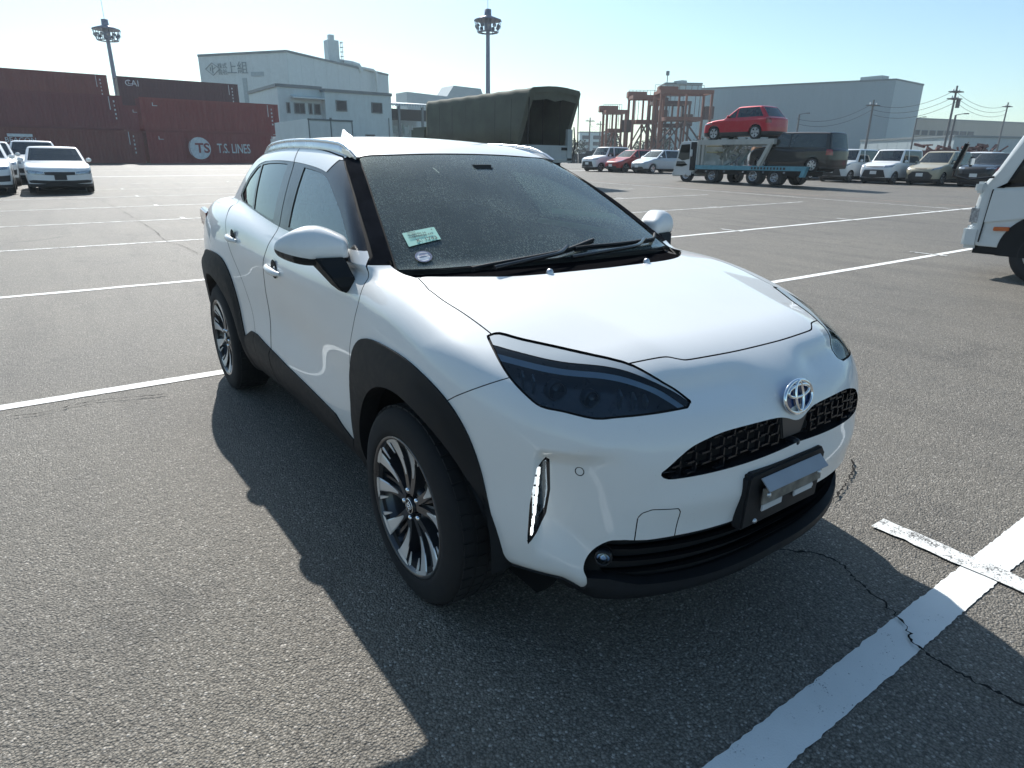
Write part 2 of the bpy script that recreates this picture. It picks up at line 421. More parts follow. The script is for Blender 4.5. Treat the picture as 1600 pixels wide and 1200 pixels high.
# ---------------------------------------------------------------- hero car: panels cut from one master surface
def bedges(T):
    E = np.concatenate([T[:, [0, 1]], T[:, [1, 2]], T[:, [2, 0]]]); K = np.sort(E, 1)
    u, inv, c = np.unique(K[:, 0].astype(np.int64)*10**7+K[:, 1], return_inverse=True, return_counts=True)
    return E[c[inv] == 1]
def walls(E, A, B):
    """quads between matching point arrays A and B along edges E"""
    V = np.concatenate([A, B]); n = len(A)
    return V, np.concatenate([np.stack([E[:, 1], E[:, 0], E[:, 0]+n], 1), np.stack([E[:, 1], E[:, 0]+n, E[:, 1]+n], 1)])
def both(V, T, N=None):
    """add the mirrored half, welded at y = 0"""
    n = len(V); on = np.abs(V[:, 1]) < 1e-5; mp = np.where(on, np.arange(n), np.arange(n)+n)
    V2 = np.concatenate([V, V*[1, -1, 1]]); T2 = np.concatenate([T, mp[T][:, ::-1]])
    if N is None: return V2, T2
    N = N.copy(); N[on, 1] = 0
    return V2, T2, np.concatenate([N, N*[1, -1, 1]])
def mir(V, T, N=None): return (V*[1, -1, 1], T[:, ::-1]) + (() if N is None else (N*[1, -1, 1],))
HERO_CIRC = .405
P_DOORF = np.concatenate([curve([(-.445,1.088),(-.531,1.143),(-.615,1.193),(-.709,1.245),(-.816,1.300),(-.946,1.358),(-1.10,1.416)],4), curve([(-1.13,1.424),(-1.41,1.453),(-1.80,1.475)],4),
    curve([(-1.80,1.475),(-1.675,1.375),(-1.53,1.17),(-1.49,1.09),(-1.53,.95),(-1.57,.83),(-1.60,.63),(-1.60,.45),(-1.60,.30),(-1.60,.10)],4)[1:],
    curve([(-.54,.10),(-.535,.36),(-.50,.47),(-.476,.592),(-.458,.739),(-.402,.87),(-.370,.957),(-.405,1.04)],4)])
P_DOORR = np.concatenate([curve([(-1.80,1.475),(-2.10,1.482),(-2.36,1.468),(-2.52,1.43)],4), curve([(-2.60,1.36),(-2.62,1.24),(-2.55,1.165),(-2.36,1.10),(-2.20,.97),(-2.08,.88),(-1.965,.78),(-1.89,.64),(-1.87,.50),(-1.87,.10)],4),
    curve([(-1.605,.10),(-1.605,.45),(-1.605,.63),(-1.575,.83),(-1.535,.95),(-1.495,1.09),(-1.535,1.17),(-1.68,1.375)],4)])
P_DLO = np.concatenate([curve([(-.475,1.105),(-.9,1.098),(-1.42,1.103),(-2.0,1.142),(-2.40,1.172)],4), [(-2.56,1.20)], curve([(-2.57,1.24),(-2.535,1.325),(-2.43,1.382)],3), curve([(-2.30,1.398),(-2.05,1.404),(-1.81,1.402),(-1.54,1.392),(-1.29,1.375),(-1.16,1.36)],3),
    [(-1.13,1.412),(-1.09,1.41)], curve([(-.946,1.352),(-.816,1.294),(-.709,1.239),(-.615,1.187),(-.531,1.137),(-.478,1.108)],3)])
G_FRONT = np.concatenate([[(-.60,1.118),(-1.355,1.116),(-1.50,1.376)], curve([(-1.50,1.376),(-1.29,1.362),(-1.15,1.343),(-1.07,1.320)],3)[1:], curve([(-.98,1.288),(-.80,1.218),(-.66,1.150)],3)])
G_REAR = np.concatenate([curve([(-1.625,1.124),(-1.85,1.137),(-2.06,1.152)],3), [(-2.33,1.380)], curve([(-2.20,1.388),(-2.0,1.391),(-1.80,1.388)],3)])
G_QUART = [(-2.105,1.157),(-2.40,1.180),(-2.525,1.212),(-2.515,1.295),(-2.43,1.362),(-2.365,1.376)]
P_SILL = [(-3.6,.46),(-2.98,.46),(-2.60,.40),(-2.13,.43),(-2.02,.475),(-1.93,.512),(-1.83,.515),(-1.70,.495),(-1.34,.461),(-1.0,.443),(-.70,.425),(-.645,.398),(-.56,.372),(-.40,.366),(-.30,.30),(.30,.30),(.395,.318),(.45,.312),(.55,.312),(.70,.20),(.70,0),(-3.6,0)]
P_CLF = np.concatenate([[(-.50,.0),(-.492,.40)], curve([(-.480,.52),(-.452,.68),(-.385,.79),(-.27,.846),(-.06,.858),(.11,.842),(.235,.795),(.315,.722),(.362,.62),(.392,.48),(.415,.36),(.43,.30)],4), [(.44,0)]])
P_CLR = np.concatenate([[(-2.07,.0),(-2.075,.42)], curve([(-2.085,.52),(-2.11,.68),(-2.165,.79),(-2.30,.868),(-2.52,.885),(-2.72,.868),(-2.87,.81),(-2.955,.71),(-3.0,.58),(-3.02,.44)],4), [(-3.02,0)]])
P_WS = np.concatenate([curve([(-.195,-.2),(-.195,0),(-.215,.25),(-.262,.5),(-.345,.680)],4), curve([(-.360,.684),(-.642,.617),(-.84,.566),(-1.02,.520)],4), curve([(-1.032,.505),(-1.01,.36),(-.998,.15),(-.995,0),(-.995,-.2)],4)])
P_HOOD = np.concatenate([curve([(-.012,-.2),(-.012,0),(-.03,.28),(-.075,.45),(-.165,.575),(-.225,.640),(-.225,.668)],4), curve([(-.10,.697),(.0,.701),(.1,.692),(.206,.684),(.27,.681)],4), curve([(.327,.642),(.44,.563),(.545,.478)],4), curve([(.556,.463),(.583,.388),(.598,.350),(.617,.322),(.629,.285),(.643,.136),(.646,0),(.643,-.2)],4)])
P_HL = np.array([(-.26+.582,.946),(.313,.951),(.292,.951),(.221,.941),(.0855,.926),(-.057,.909),(-.130,.885),(-.194,.851),(-.240,.822),(-.232,.813),(-.133,.807),(-.054,.802),(.002,.798),(.083,.810),(.1414,.817),(.181,.837),(.234,.873),(.290,.921)])
P_HL = curve(P_HL[[0,2,3,4,5,6,7]],3).tolist()+[P_HL[8],P_HL[9]]+curve(P_HL[[10,11,12,13,14,15,16,17]],3).tolist()
P_DRL = np.array([(.125,.680),(.116,.673),(.112,.578),(.121,.504),(.1435,.449),(.168,.409),(.169,.434),(.164,.539),(.148,.647)])
P_DRLL = np.array([(.127,.662),(.121,.570),(.130,.500),(.147,.453),(.165,.424),(.1665,.45),(.162,.54),(.147,.642)])
P_BUMP = [(.20,.745),(.247,.781),(.279,.803),(.405,.877),(.42,1.1),(1.2,1.1),(1.2,0),(.20,0)]
P_GR = np.concatenate([curve([(0,.724),(.02,.727),(.060,.741),(.10,.7475),(.20,.750),(.281,.749),(.335,.743),(.396,.726),(.435,.703),(.472,.672)],4), curve([(.485,.662),(.484,.652),(.470,.643),(.44,.641),(.287,.647),(.126,.653),(0,.658)],4), [(-.126,.653),(-.281,.65),(-.281,.749),(-.1,.7475)]])
P_LOW = np.concatenate([[(-.2,.480),(0,.484),(.185,.476),(.418,.468),(.5,.463)], curve([(.554,.465),(.585,.455),(.614,.406),(.626,.359),(.615,.313),(.610,.20)],4), [(.6,0),(-.2,0)]])
P_LIP = [(-.2,.300),(0,.302),(.3,.303),(.5,.312),(.575,.335),(.66,.33),(.66,0),(-.2,0)]
P_TOW = [(.532,.40),(.532,.534),(.524,.548),(.502,.558),(.437,.556),(.430,.545),(.430,.40)]
P_APIL = [(-.2,1.062),(-1.2,1.062),(-1.2,1.6),(-.2,1.6)]
P_ROOF = [(-1.16,-.2),(-1.16,.8),(-2.98,.8),(-2.98,-.2)]
P_REARW = np.array([(-3.4,0)])
HLT = Sp((-.25,.816),(-.19,.853),(-.125,.8865),(-.057,.909),(.0855,.926),(.22,.941),(.33,.950))
HLW = Sp((-.25,.002),(-.13,.010),(.0,.017),(.12,.022),(.25,.020),(.33,.014))
def hero_cuts():
    XZ = lambda P: P[:, [0, 2]]
    XY = lambda P: P[:, [0, 1]]
    YZ = lambda P: P[:, [1, 2]]
    UZ = lambda P: np.stack([(P[:, 1]-P[:, 0])*.70711, P[:, 2]], 1)
    side = lambda P: np.where(P[:, 1] > .42, 0, .5)
    def S(poly): return lambda P: np.maximum(sdpoly(XZ(P), poly), .42-P[:, 1])
    def circ(x0): return lambda P: np.maximum(np.hypot(P[:, 0]-x0, P[:, 2]-.336)-HERO_CIRC, .52-P[:, 1])
    c = {}
    c['archf'] = circ(0); c['archr'] = circ(-2.56)
    c['clf'] = lambda P: np.maximum(sdpoly(XZ(P), P_CLF), .60-P[:, 1]); c['clr'] = lambda P: np.maximum(sdpoly(XZ(P), P_CLR), .60-P[:, 1])
    c['sill'] = lambda P: np.maximum(sdpoly(XZ(P), P_SILL), -.1-P[:, 1])
    c['doorf'] = S(P_DOORF); c['doorr'] = S(P_DOORR); c['dlo'] = S(P_DLO)
    c['gf'] = S(G_FRONT); c['gr'] = S(G_REAR); c['gq'] = S(G_QUART)
    c['ws'] = lambda P: np.maximum(sdpoly(XY(P), P_WS), 1.0-P[:, 2])
    c['hood'] = lambda P: np.maximum(sdpoly(XY(P), P_HOOD), .82-P[:, 2])
    c['hl'] = lambda P: np.maximum(sdpoly(UZ(P), P_HL), .2-P[:, 0])
    c['drl'] = lambda P: np.maximum(sdpoly(UZ(P), P_DRL), .3-P[:, 0]); c['drll'] = lambda P: np.maximum(sdpoly(UZ(P), P_DRLL), .3-P[:, 0])
    def band(k):
        def g(P):
            u = (P[:, 1]-P[:, 0])*.70711; top = HLT(u); wd = HLW(u)
            return np.maximum(P[:, 2]-(top-wd-(0, .005, .015+.004*(u > .05))[k]), .2-P[:, 0]) if k == 0 else np.maximum(P[:, 2]-(top-wd-(.005 if k == 1 else .016)), .2-P[:, 0])
        return g
    for k in range(3): c['hb%d' % k] = band(k)
    c['bump'] = lambda P: sdpoly(XZ(P), P_BUMP)
    c['grille'] = lambda P: np.maximum(sdpoly(YZ(P), P_GR), .5-P[:, 0]); c['low'] = lambda P: np.maximum(sdpoly(YZ(P), P_LOW), .45-P[:, 0])
    c['lip'] = lambda P: np.maximum(sdpoly(YZ(P), P_LIP), .45-P[:, 0])
    c['tow'] = lambda P: np.maximum(sdpoly(YZ(P), P_TOW), .5-P[:, 0])
    c['cowl'] = lambda P: np.maximum(np.maximum(.03-np.abs(P[:, 0]+.0), 1.0-P[:, 2])*0+sdpoly(XY(P), [(-.012,-.2),(-.012,0),(-.03,.28),(-.075,.45),(-.165,.575),(-.225,.640),(-.235,.672),(-.345,.690),(-.40,.70),(-.40,-.2)]), 1.0-P[:, 2])
    c['apil'] = lambda P: np.maximum(sdpoly(XZ(P), [(-.25,1.064),(-1.3,1.064),(-1.3,1.6),(-.25,1.6)]), P[:, 0]*0-.1)
    c['head'] = lambda P: np.maximum(sdpoly(XY(P), [(-.3,-.2),(-.3,.9),(-1.10,.9),(-1.10,.52),(-1.035,.508),(-1.01,.36),(-.998,.15),(-.995,0),(-.995,-.2)]), 1.0-P[:, 2])
    c['tg'] = lambda P: -2.94+.0-P[:, 0] if False else (P[:, 0]+2.90)
    return c
def hero_mesh():
    V, T = surface_nets(hero_f, (-3.45, -.03, .12), (.9, .98, 1.62), .0155)
    V = project(hero_f, V, 4)
    V, T, g, _ = split(V, T, V[:, 1]); V[np.abs(g) < 1e-9, 1] = 0
    T = T[g[T].min(1) >= 0]
    c = hero_cuts()
    fine = ['hl', 'drl', 'grille', 'low', 'hood', 'ws', 'dlo', 'doorf', 'clf', 'tow', 'archf', 'bump', 'sill', 'gf', 'clr', 'doorr']
    def near(P):
        d = np.full(len(P), 9.)
        for k in fine: d = np.minimum(d, np.abs(c[k](P)))
        return (d < .016) & (P[:, 0] > -2.7)
    V, T = refine(V, T, near, .0105, hero_f)
    for k in c:
        gv = c[k](V)
        if k[:2] == 'hb': gv = np.where(c['hl'](V) < .001, gv, np.abs(gv)+1)
        V, T, g, _ = split(V, T, gv, hero_f)
    for k, wd in (('doorf', .0045), ('doorr', .0045), ('hood', .0045), ('bump', .003), ('tow', .0028), ('ws', .006), ('hl', .005)):
        V, T, g, _ = split(V, T, np.abs(c[k](V))-wd/2, hero_f)
    C = V[T].mean(1); s = {k: c[k](C) for k in c}
    lab = np.full(len(T), 'body', dtype='<U12')
    def put(name, m):
        w = m & (lab == 'body'); lab[w] = name
    put('void', (s['archf'] < 0) | (s['archr'] < 0))
    put('gap', (np.abs(s['ws']) < .003) & (s['ws'] > -.0031))
    put('ws', s['ws'] < 0)
    put('gap', np.abs(s['hl']) < .0025); put('hl', s['hl'] < 0)
    put('drll', s['drll'] < 0); put('drl', s['drl'] < 0)
    put('grille', s['grille'] < 0); put('lip', (s['low'] < 0) & (s['lip'] < 0)); put('low', s['low'] < 0)
    put('clf', s['clf'] < 0); put('clr', s['clr'] < 0)
    put('gf', s['gf'] < 0); put('gr', s['gr'] < 0); put('gq', s['gq'] < 0)
    put('gap', (np.abs(s['doorf']) < .00226) & (C[:, 1] > .43)); put('gap', (np.abs(s['doorr']) < .00226) & (C[:, 1] > .43))
    put('sill', s['sill'] < 0)
    put('dlo', s['dlo'] < 0); put('dlo', (s['doorf'] < 0) & (C[:, 0] > -1.10) & (s['dlo'] < .03) & (C[:, 2] > 1.112+.0*C[:, 0]))
    put('gap', np.abs(s['hood']) < .00226); put('gap', (np.abs(s['bump']) < .0015) & (s['hood'] > 0)); put('gap', (np.abs(s['tow']) < .0014))
    put('hood', s['hood'] < 0); put('cowl', s['cowl'] < 0)
    put('apil', (s['head'] < 0) & (s['apil'] < 0) & (s['doorf'] > 0))
    put('doorf', s['doorf'] < 0); put('doorr', s['doorr'] < 0)
    put('tow', (s['tow'] < 0) & (s['low'] > 0)); put('bump', s['bump'] < 0)
    put('under', C[:, 2] < .285)
    put('tailgate', C[:, 0] < -2.90)
    put('roof', C[:, 2] > 1.40)
    put('quarter', C[:, 0] < -1.5)
    put('fender', lab == 'body')
    keep_largest(T, lab, 'fender', 'gap')
    N = grad(hero_f, V); N /= np.linalg.norm(N, axis=1)[:, None]
    return V, T, lab, N
def keep_largest(T, lab, name, other):
    idx = np.flatnonzero(lab == name); t = T[idx]; u, inv = np.unique(t.ravel(), return_inverse=True); t = inv.reshape(t.shape); c = np.arange(len(u))
    while True:
        m = c[t].min(1); n = c.copy()
        for k in range(3): np.minimum.at(n, t[:, k], m)
        n = n[n]
        if (n == c).all(): break
        c = n
    f = c[t[:, 0]]; v, k = np.unique(f, return_counts=True); lab[idx[f != v[k.argmax()]]] = other
def root1(fn, a, b, n=40):
    """first sign change of the vectorised scalar fn between a and b"""
    for k in range(4):
        t = np.linspace(a, b, n); v = fn(t); i = int(np.argmax(v < 0))
        if v[i] >= 0: return (a+b)/2
        a, b = t[max(i-1, 0)], t[i]; n = 9
    return float(b)
def h1(x, y, z): x, y, z = np.broadcast_arrays(np.asarray(x, float), np.asarray(y, float), np.asarray(z, float)); return hero_f(x, y, z)
def on_top(x, y, z0=1.6): return root1(lambda z: h1(x, y, z), z0, .6)
def on_front(y, z): return root1(lambda x: h1(x, y, z), .95, .1)
def on_side(x, z): return root1(lambda y: h1(x, y, z), 1.0, .3)
def nrm(q): g = grad(hero_f, np.array([q], float))[0]; return Vector(g).normalized()
# ---------------------------------------------------------------- hero car assembly
def wheel(name, root, loc, side, spin, M, steer=0):
    """18-inch alloy: tyre, barrel, five pairs of machined spokes; outer face towards side*y"""
    w_ = empty(name, loc); w_.parent = root; w_.rotation_euler = (0, 0, steer)
    s = side
    prof = [(.205, -.1), (.236, -.108), (.262, -.112), (.300, -.1075), (.322, -.098), (.332, -.080), (.336, -.05), (.336, .05), (.332, .080), (.322, .098), (.300, .1075), (.262, .112), (.240, .108), (.236, .098), (.205, .09)]
    t = MB(); t.lathe([(r, h*s) for r, h in prof], 72, axis='Y')
    tyre = t.build('tyre', M['rubber'], w_)
    g = MB()
    for k in range(48):      # tread blocks
        a = 2*math.pi*k/48
        for yy in (-.066, -.022, .022, .066):
            a2 = a+(.03 if yy in (-.066, .022) else 0)
            g.box((math.cos(a2)*.3355, yy, math.sin(a2)*.3355), (.036, .034, .006), M=Matrix.Rotation(-a2+math.pi/2, 3, 'Y'))
    g.build('tread', M['rubber'], tyre)
    t = MB(); t.lathe([(.238, .104*s), (.241, .108*s), (.236, .110*s), (.229, .105*s), (.222, .092*s), (.208, .060*s), (.200, .0), (.205, -.09*s)], 72, axis='Y'); t.build('rim', M['alloy_dark'], w_)
    t = MB(); t.lathe([(.2285, .1048*s), (.233, .1102*s), (.239, .1094*s), (.2405, .1075*s)], 72, axis='Y'); t.build('rim_lip', M['alloy_dark'], w_)
    t = MB(); t.lathe([(0, .055*s), (.03, .058*s), (.15, .02*s), (.19, -.02*s), (.19, -.06*s), (0, -.06*s)], 32, axis='Y'); t.build('brake_disc', M['steel'], w_)
    def face_y(r): t_ = min(max((r-.042)/.19, 0), 1); return .084+.018*t_-.013*math.sin(math.pi*t_)
    def blade(m, r0, r1, a0, a1, w0, w1, up, th, n=8):
        """straight spoke lying on the dished face of the wheel, raised by up, th deep"""
        V = []; F = []
        p0 = Vector((math.cos(a0)*r0, math.sin(a0)*r0)); p1 = Vector((math.cos(a1)*r1, math.sin(a1)*r1)); d = (p1-p0).normalized(); tn = Vector((-d.y, d.x))
        for i in range(n):
            q = i/(n-1); c = p0.lerp(p1, q); w2 = (w0+(w1-w0)*q)/2; y = (face_y(c.length)+up)*s
            for k, (sg_, dy) in enumerate(((1, 0), (-1, 0), (-1.25, -th), (1.25, -th))): e = c+tn*w2*sg_; V.append((e.x, y+dy*s, e.y))
        for i in range(n-1):
            for k in range(4): F.append((4*i+k, 4*i+(k+1) % 4, 4*i+4+(k+1) % 4, 4*i+4+k))
        F += [(3, 2, 1, 0), tuple(4*(n-1)+k for k in range(4))]
        m.raw(V, F)
    d72 = 2*math.pi/5
    for k in range(5):
        A = spin+k*d72
        sp = MB()
        for sg in (-1, 1):
            blade(sp, .040, .231, A+sg*.20, A+sg*.27, .022, .034, 0, .050)
            blade(sp, .060, .229, A+sg*.07, A+sg*.085, .009, .012, -.014, .035)
        o = sp.build('spoke', M['alloy_dark'], w_)
        fc = MB()
        for sg in (-1, 1):
            blade(fc, .105, .2325, A+sg*.235, A+sg*.27, .005, .046, .0015, .003)
            # the outer foot of each arm flares along the rim into a hook, with a short tongue pointing back to the hub
            V = [Vector((math.cos(A+sg*q)*r, (face_y(r)+.0022)*s, math.sin(A+sg*q)*r)) for q, r in ((.15, .2170), (.42, .2190), (.53, .2325), (.14, .2340))]
            fc.raw(V, [(0, 1, 2, 3)])
            blade(fc, .182, .2320, A+sg*.470, A+sg*.500, .003, .014, -.0005, .003, n=4)
        fc.build('spoke_face', M['alloy'], o)
    t = MB(); t.lathe([(.0, .092*s), (.027, .091*s), (.030, .087*s), (.031, .06*s)], 32, axis='Y'); cap = t.build('hub_cap', M['gloss_black'], w_)
    t = MB()
    t.lathe([(.0235, .0925*s), (.0255, .0932*s), (.0265, .0918*s)], 32, axis='Y')
    for rx, rz in ((.018, .0075), (.0065, .0165), (.011, .0075)):
        cz = .006 if rz == .0075 and rx == .011 else 0
        pts = [(math.cos(a)*rx, .0926*s, math.sin(a)*rz+cz) for a in np.linspace(0, 2*math.pi, 25)]; t.tube(pts, .0013, 5)
    t.build('hub_emblem', M['chrome'], cap)
    t = MB(); t.lathe([(.0, .060*s), (.060, .072*s), (.068, .060*s), (.07, .03*s)], 32, axis='Y'); t.build('hub', M['alloy_dark'], w_)
    for k in range(5):
        a = spin+.31+k*d72; c = (math.cos(a)*.052, 0, math.sin(a)*.052)
        t = MB(); t.lathe([(.0, .090*s), (.007, .089*s), (.0095, .083*s), (.0095, .06*s)], 10, c=c, axis='Y'); t.build('wheel_nut', M['chrome'], w_)
    return w_
def ellipse_tubes(rx, rz, n=40): return [(math.cos(a)*rx, math.sin(a)*rz) for a in np.linspace(0, 2*math.pi, n+1)]
def build_hero():
    M = {}
    M['paint'] = carpaint('pearl white paint', (.77, .775, .76), dust=.07)
    M['clad'] = plain('black textured cladding', (.012, .013, .015), .60, var=.25, scale=30, spec=.25)
    M['gloss_black'] = plain('piano black trim', (.012, .013, .016), .18, var=.1, spec=.35)
    M['pillar'] = plain('dusty black pillar film', (.014, .015, .018), .6, var=.4, scale=9, spec=0)
    M['gap'] = plain('panel gap', (.006, .006, .007), .9, var=0)
    M['rubber'] = plain('tyre rubber', (.009, .009, .010), .9, var=.25, scale=18)
    M['alloy'] = plain('machined alloy', (.70, .71, .71), .34, metal=.55, var=.06)
    M['alloy_dark'] = plain('dark painted alloy', (.035, .037, .043), .32, metal=.3, coat=.6, var=.1)
    M['steel'] = plain('brake steel', (.25, .24, .23), .45, metal=1)
    M['chrome'] = plain('chrome', (.82, .84, .86), .06, metal=1, var=0)
    M['silver'] = plain('satin silver', (.55, .57, .59), .28, metal=.85, var=.05)
    M['ws'] = glass('windshield glass', (.72, .92, .84), .85, .012, dirt=.44, dirtcol=(.58, .68, .62), ior=1.6, haze=.40)
    M['side'] = glass('side glass', (.70, .90, .86), .85, .006, dirt=.16, dirtcol=(.45, .58, .56), ior=2.0, haze=.6)
    M['privacy'] = glass('privacy glass', (.10, .12, .12), .6, .006, dirt=.03, ior=1.55)
    M['lens'] = glass('lamp lens', (.78, .85, .90), .92, .006, ior=1.55)
    M['interior'] = plain('dark cabin plastic', (.030, .031, .033), .7, var=.15)
    M['seat'] = plain('black seat fabric', (.035, .036, .040), .9, var=.3, scale=40)
    M['led'] = emit('white led', (1, .99, .95), 1.5)
    M['reflector'] = plain('lamp reflector', (.55, .58, .62), .12, metal=1, var=0)
    M['cowl'] = plain('matt black cowl', (.007, .007, .008), .9, var=0, spec=0)
    M['brow_sheen'] = plain('lens sky sheen', (.42, .46, .48), .30, metal=.3, var=0)  # pale tone stands for sky reflected in the upper lens
    M['red'] = plain('tail lamp red', (.18, .008, .008), .1, coat=1, var=.1)
    root = empty('parked_car', (0, 0, 0), 0, 'white crossover parked in front with black wheel arch cladding and alloy wheels', 'car')
    V, T, lab, N = hero_mesh()
    def sub(l): return T[lab == l]
    def part(name, l, mat, parent=root, off=0.0, twin=True, label=None, center=False):
        t = sub(l) if isinstance(l, str) else np.concatenate([sub(q) for q in l])
        v = V+N*off if off else V
        if center: return npmesh(name, *both(v, t)[:2], mat, parent, both(v, t, N)[2])
        a = npmesh(name, *mir(v, t), mat, parent, N*[1, -1, 1]); b = npmesh(name, v, t, mat, parent, N)
        return a, b
    hood = part('hood', 'hood', M['paint'], center=True)
    bump = part('front_bumper', ['bump', 'tow'], M['paint'], center=True)
    part('fender', 'fender', M['paint']); part('quarter_panel', 'quarter', M['paint'])
    roof = part('roof', 'roof', M['paint'], center=True)
    part('tailgate', 'tailgate', M['paint'], center=True)
    df = part('front_door', 'doorf', M['paint']); dr = part('rear_door', 'doorr', M['paint'])
    part('panel_gap', 'gap', M['gap'], off=-.006, center=True)
    part('pillar_trim', 'apil', M['pillar'])
    part('window_surround', 'dlo', M['gloss_black'], off=-.002)
    ws = part('windshield', 'ws', M['ws'], off=-.003, center=True)
    part('front_door_glass', 'gf', M['side'], off=-.006); part('rear_door_glass', 'gr', M['privacy'], off=-.006); part('quarter_glass', 'gq', M['privacy'], off=-.006)
    part('underbody', 'under', M['gap'], center=True)
    part('cowl_panel', 'cowl', M['cowl'], off=-.022, center=True)
    part('leak_liner', ['roof', 'quarter', 'tailgate', 'doorf', 'doorr', 'gap', 'apil', 'dlo', 'fender', 'cowl'], M['interior'], off=-.028, center=True)  # unseen inner shell added to block sun leaking through the gaps
    # ---- cladding: stands proud of the body, with a skirt down to it
    c = hero_cuts()
    def proud(name, l, off, edge):
        t = sub(l); v = V+N*off[:, None]
        E = bedges(t)
        WV, WT = walls(E, v, V-N*.004)
        vv = np.concatenate([v, WV]); tt = np.concatenate([t, WT+len(v)])
        nn = np.concatenate([N, N, N])
        for fl in (True, False):
            o = npmesh(name, *(mir(v, t) if fl else (v, t)), M['clad'], root, N*[1, -1, 1] if fl else N)
            npmesh('edge', *(mir(WV, WT) if fl else (WV, WT)), M['clad'], o, smooth=False)
    for nm, l, k, a in (('front_arch_cladding', 'clf', 'clf', 'archf'), ('rear_arch_cladding', 'clr', 'clr', 'archr')):
        d1 = -c[k](V); 
        proud(nm, l, .007+.019*sstep(.0, .055, d1)-.010*sstep(.035, .0, c[a](V)), 0)
    proud('sill_cladding', 'sill', .006+.010*sstep(0, .03, -c['sill'](V)), 0)
    # ---- wheel wells
    for x0 in (0, -2.56):
        for s in (-1, 1):
            m = MB(); m.lathe([(HERO_CIRC+.012, s*.50), (HERO_CIRC+.012, s*.80)], 40, c=(x0, 0, .336), axis='Y', a0=-.1, a1=math.pi+.1)
            m.lathe([(0, s*.50), (HERO_CIRC+.012, s*.50)], 40, c=(x0, 0, .336), axis='Y'); m.build('wheel_well', M['gap'], root)
            wy = .765
            # arch lip turned into the well
            ang = np.linspace(-.12, math.pi+.12, 49); P = []; F = []
            for i, a in enumerate(ang):
                x = x0+math.cos(a)*(HERO_CIRC-.001); z = .336+math.sin(a)*(HERO_CIRC-.001); ys = on_side(x, max(z, .27))
                P += [(x, s*(ys+.014), z), (x, s*(ys-.05), z)]
            F = [(2*i, 2*i+1, 2*i+3, 2*i+2) for i in range(48)]
            m = MB(); m.raw(P, F, True); m.build('arch_lip', M['clad'], root)
    wheel('front_wheel', root, (0, -.757, .336), -1, .42, M); wheel('front_wheel', root, (0, .757, .336), 1, .2, M)
    wheel('rear_wheel', root, (-2.56, -.757, .336), -1, .75, M); wheel('rear_wheel', root, (-2.56, .757, .336), 1, .5, M)
    # ---- upper grille: walls, backing, stepped mesh
    def recess(l, mat, vec, inset=0, name='surround', parent=root):
        t = np.concatenate([sub(q) for q in l]); E = bedges(t); E = E[~((np.abs(V[E[:, 0], 1]) < 1e-5) & (np.abs(V[E[:, 1], 1]) < 1e-5))]
        WV, WT = walls(E, V, V+np.array(vec)); WT = WT[:, ::-1]
        v2, t2 = both(WV, WT); return npmesh(name, v2, t2, mat, parent, smooth=False)
    gv, gt = both(V+np.array([-.055, 0, 0]), sub('grille')); gr = npmesh('upper_grille', gv, gt, M['gap'], root)
    recess(['grille'], M['gloss_black'], (-.055, 0, -.004), name='grille_surround', parent=gr)
    gp = P_GR
    def in_gr(y, z): return sdpoly(np.array([[abs(y), z]]), P_GR)[0] < -.006
    for i in range(-11, 12):
        for j in range(4):
            y = i*.043; z = .648+j*.0275+(.007 if i % 2 else 0)
            if abs(y) < .075 or not (in_gr(y, z) and in_gr(y+.02*np.sign(i), z)): continue
            x = on_front(min(abs(y), .6), z)-.018; sg = 1 if i > 0 else -1
            m = MB()
            m.box((x, y+sg*.010, z-.004), (.012, .034, .0055)); m.box((x, y-sg*.005, z+.008), (.012, .0055, .024))
            m.build('mesh_cell', M['gloss_black'], gr)
    m = MB(); m.prism([(-.07, .742), (.07, .742), (.045, .668), (-.045, .668)], 0, .772, .790); m.build('radar_panel', plain('dark satin panel', (.05, .05, .052), .35), gr, bevel=.004)
    m = MB(); m.lathe([(.0, .012), (.009, .010), (.012, 0), (.012, -.03)], 16, c=(.803, 0, .656), axis='X'); m.build('parking_camera', M['gloss_black'], gr)
    # ---- lower grille, lip, fog lamps
    lv, lt = both(V+np.array([-.045, 0, 0]), sub('low')); lg = npmesh('lower_grille', lv, lt, M['gap'], root)
    recess(['low'], M['clad'], (-.047, 0, 0), name='grille_surround', parent=lg)
    for z in (.345, .385, .425):
        ys = np.linspace(-.57+.1*(z-.36), .57-.1*(z-.36), 33); pts = [(on_front(abs(y), z)-.026, y, z) for y in ys]
        m = MB()
        Vv = []; F = []
        for q in pts: Vv += [(q[0], q[1], q[2]+.004), (q[0]+.010, q[1], q[2]), (q[0], q[1], q[2]-.004), (q[0]-.02, q[1], q[2])]
        for i in range(len(pts)-1):
            for k in range(4): F.append((4*i+k, 4*i+(k+1) % 4, 4*i+4+(k+1) % 4, 4*i+4+k))
        m.raw(Vv, F); m.build('slat', M['cowl'], lg)
    t = sub('lip'); o2 = .003+.008*sstep(.0, .03, -c['lip'](V)); v = V+N*o2[:, None]; E = bedges(t); E = E[~((np.abs(V[E[:, 0], 1]) < 1e-5) & (np.abs(V[E[:, 1], 1]) < 1e-5))]
    WV, WT = walls(E, v, V-N*.03); a, b = both(np.concatenate([v, WV]), np.concatenate([t, WT+len(v)])); npmesh('front_lip', a, b, M['clad'], root)
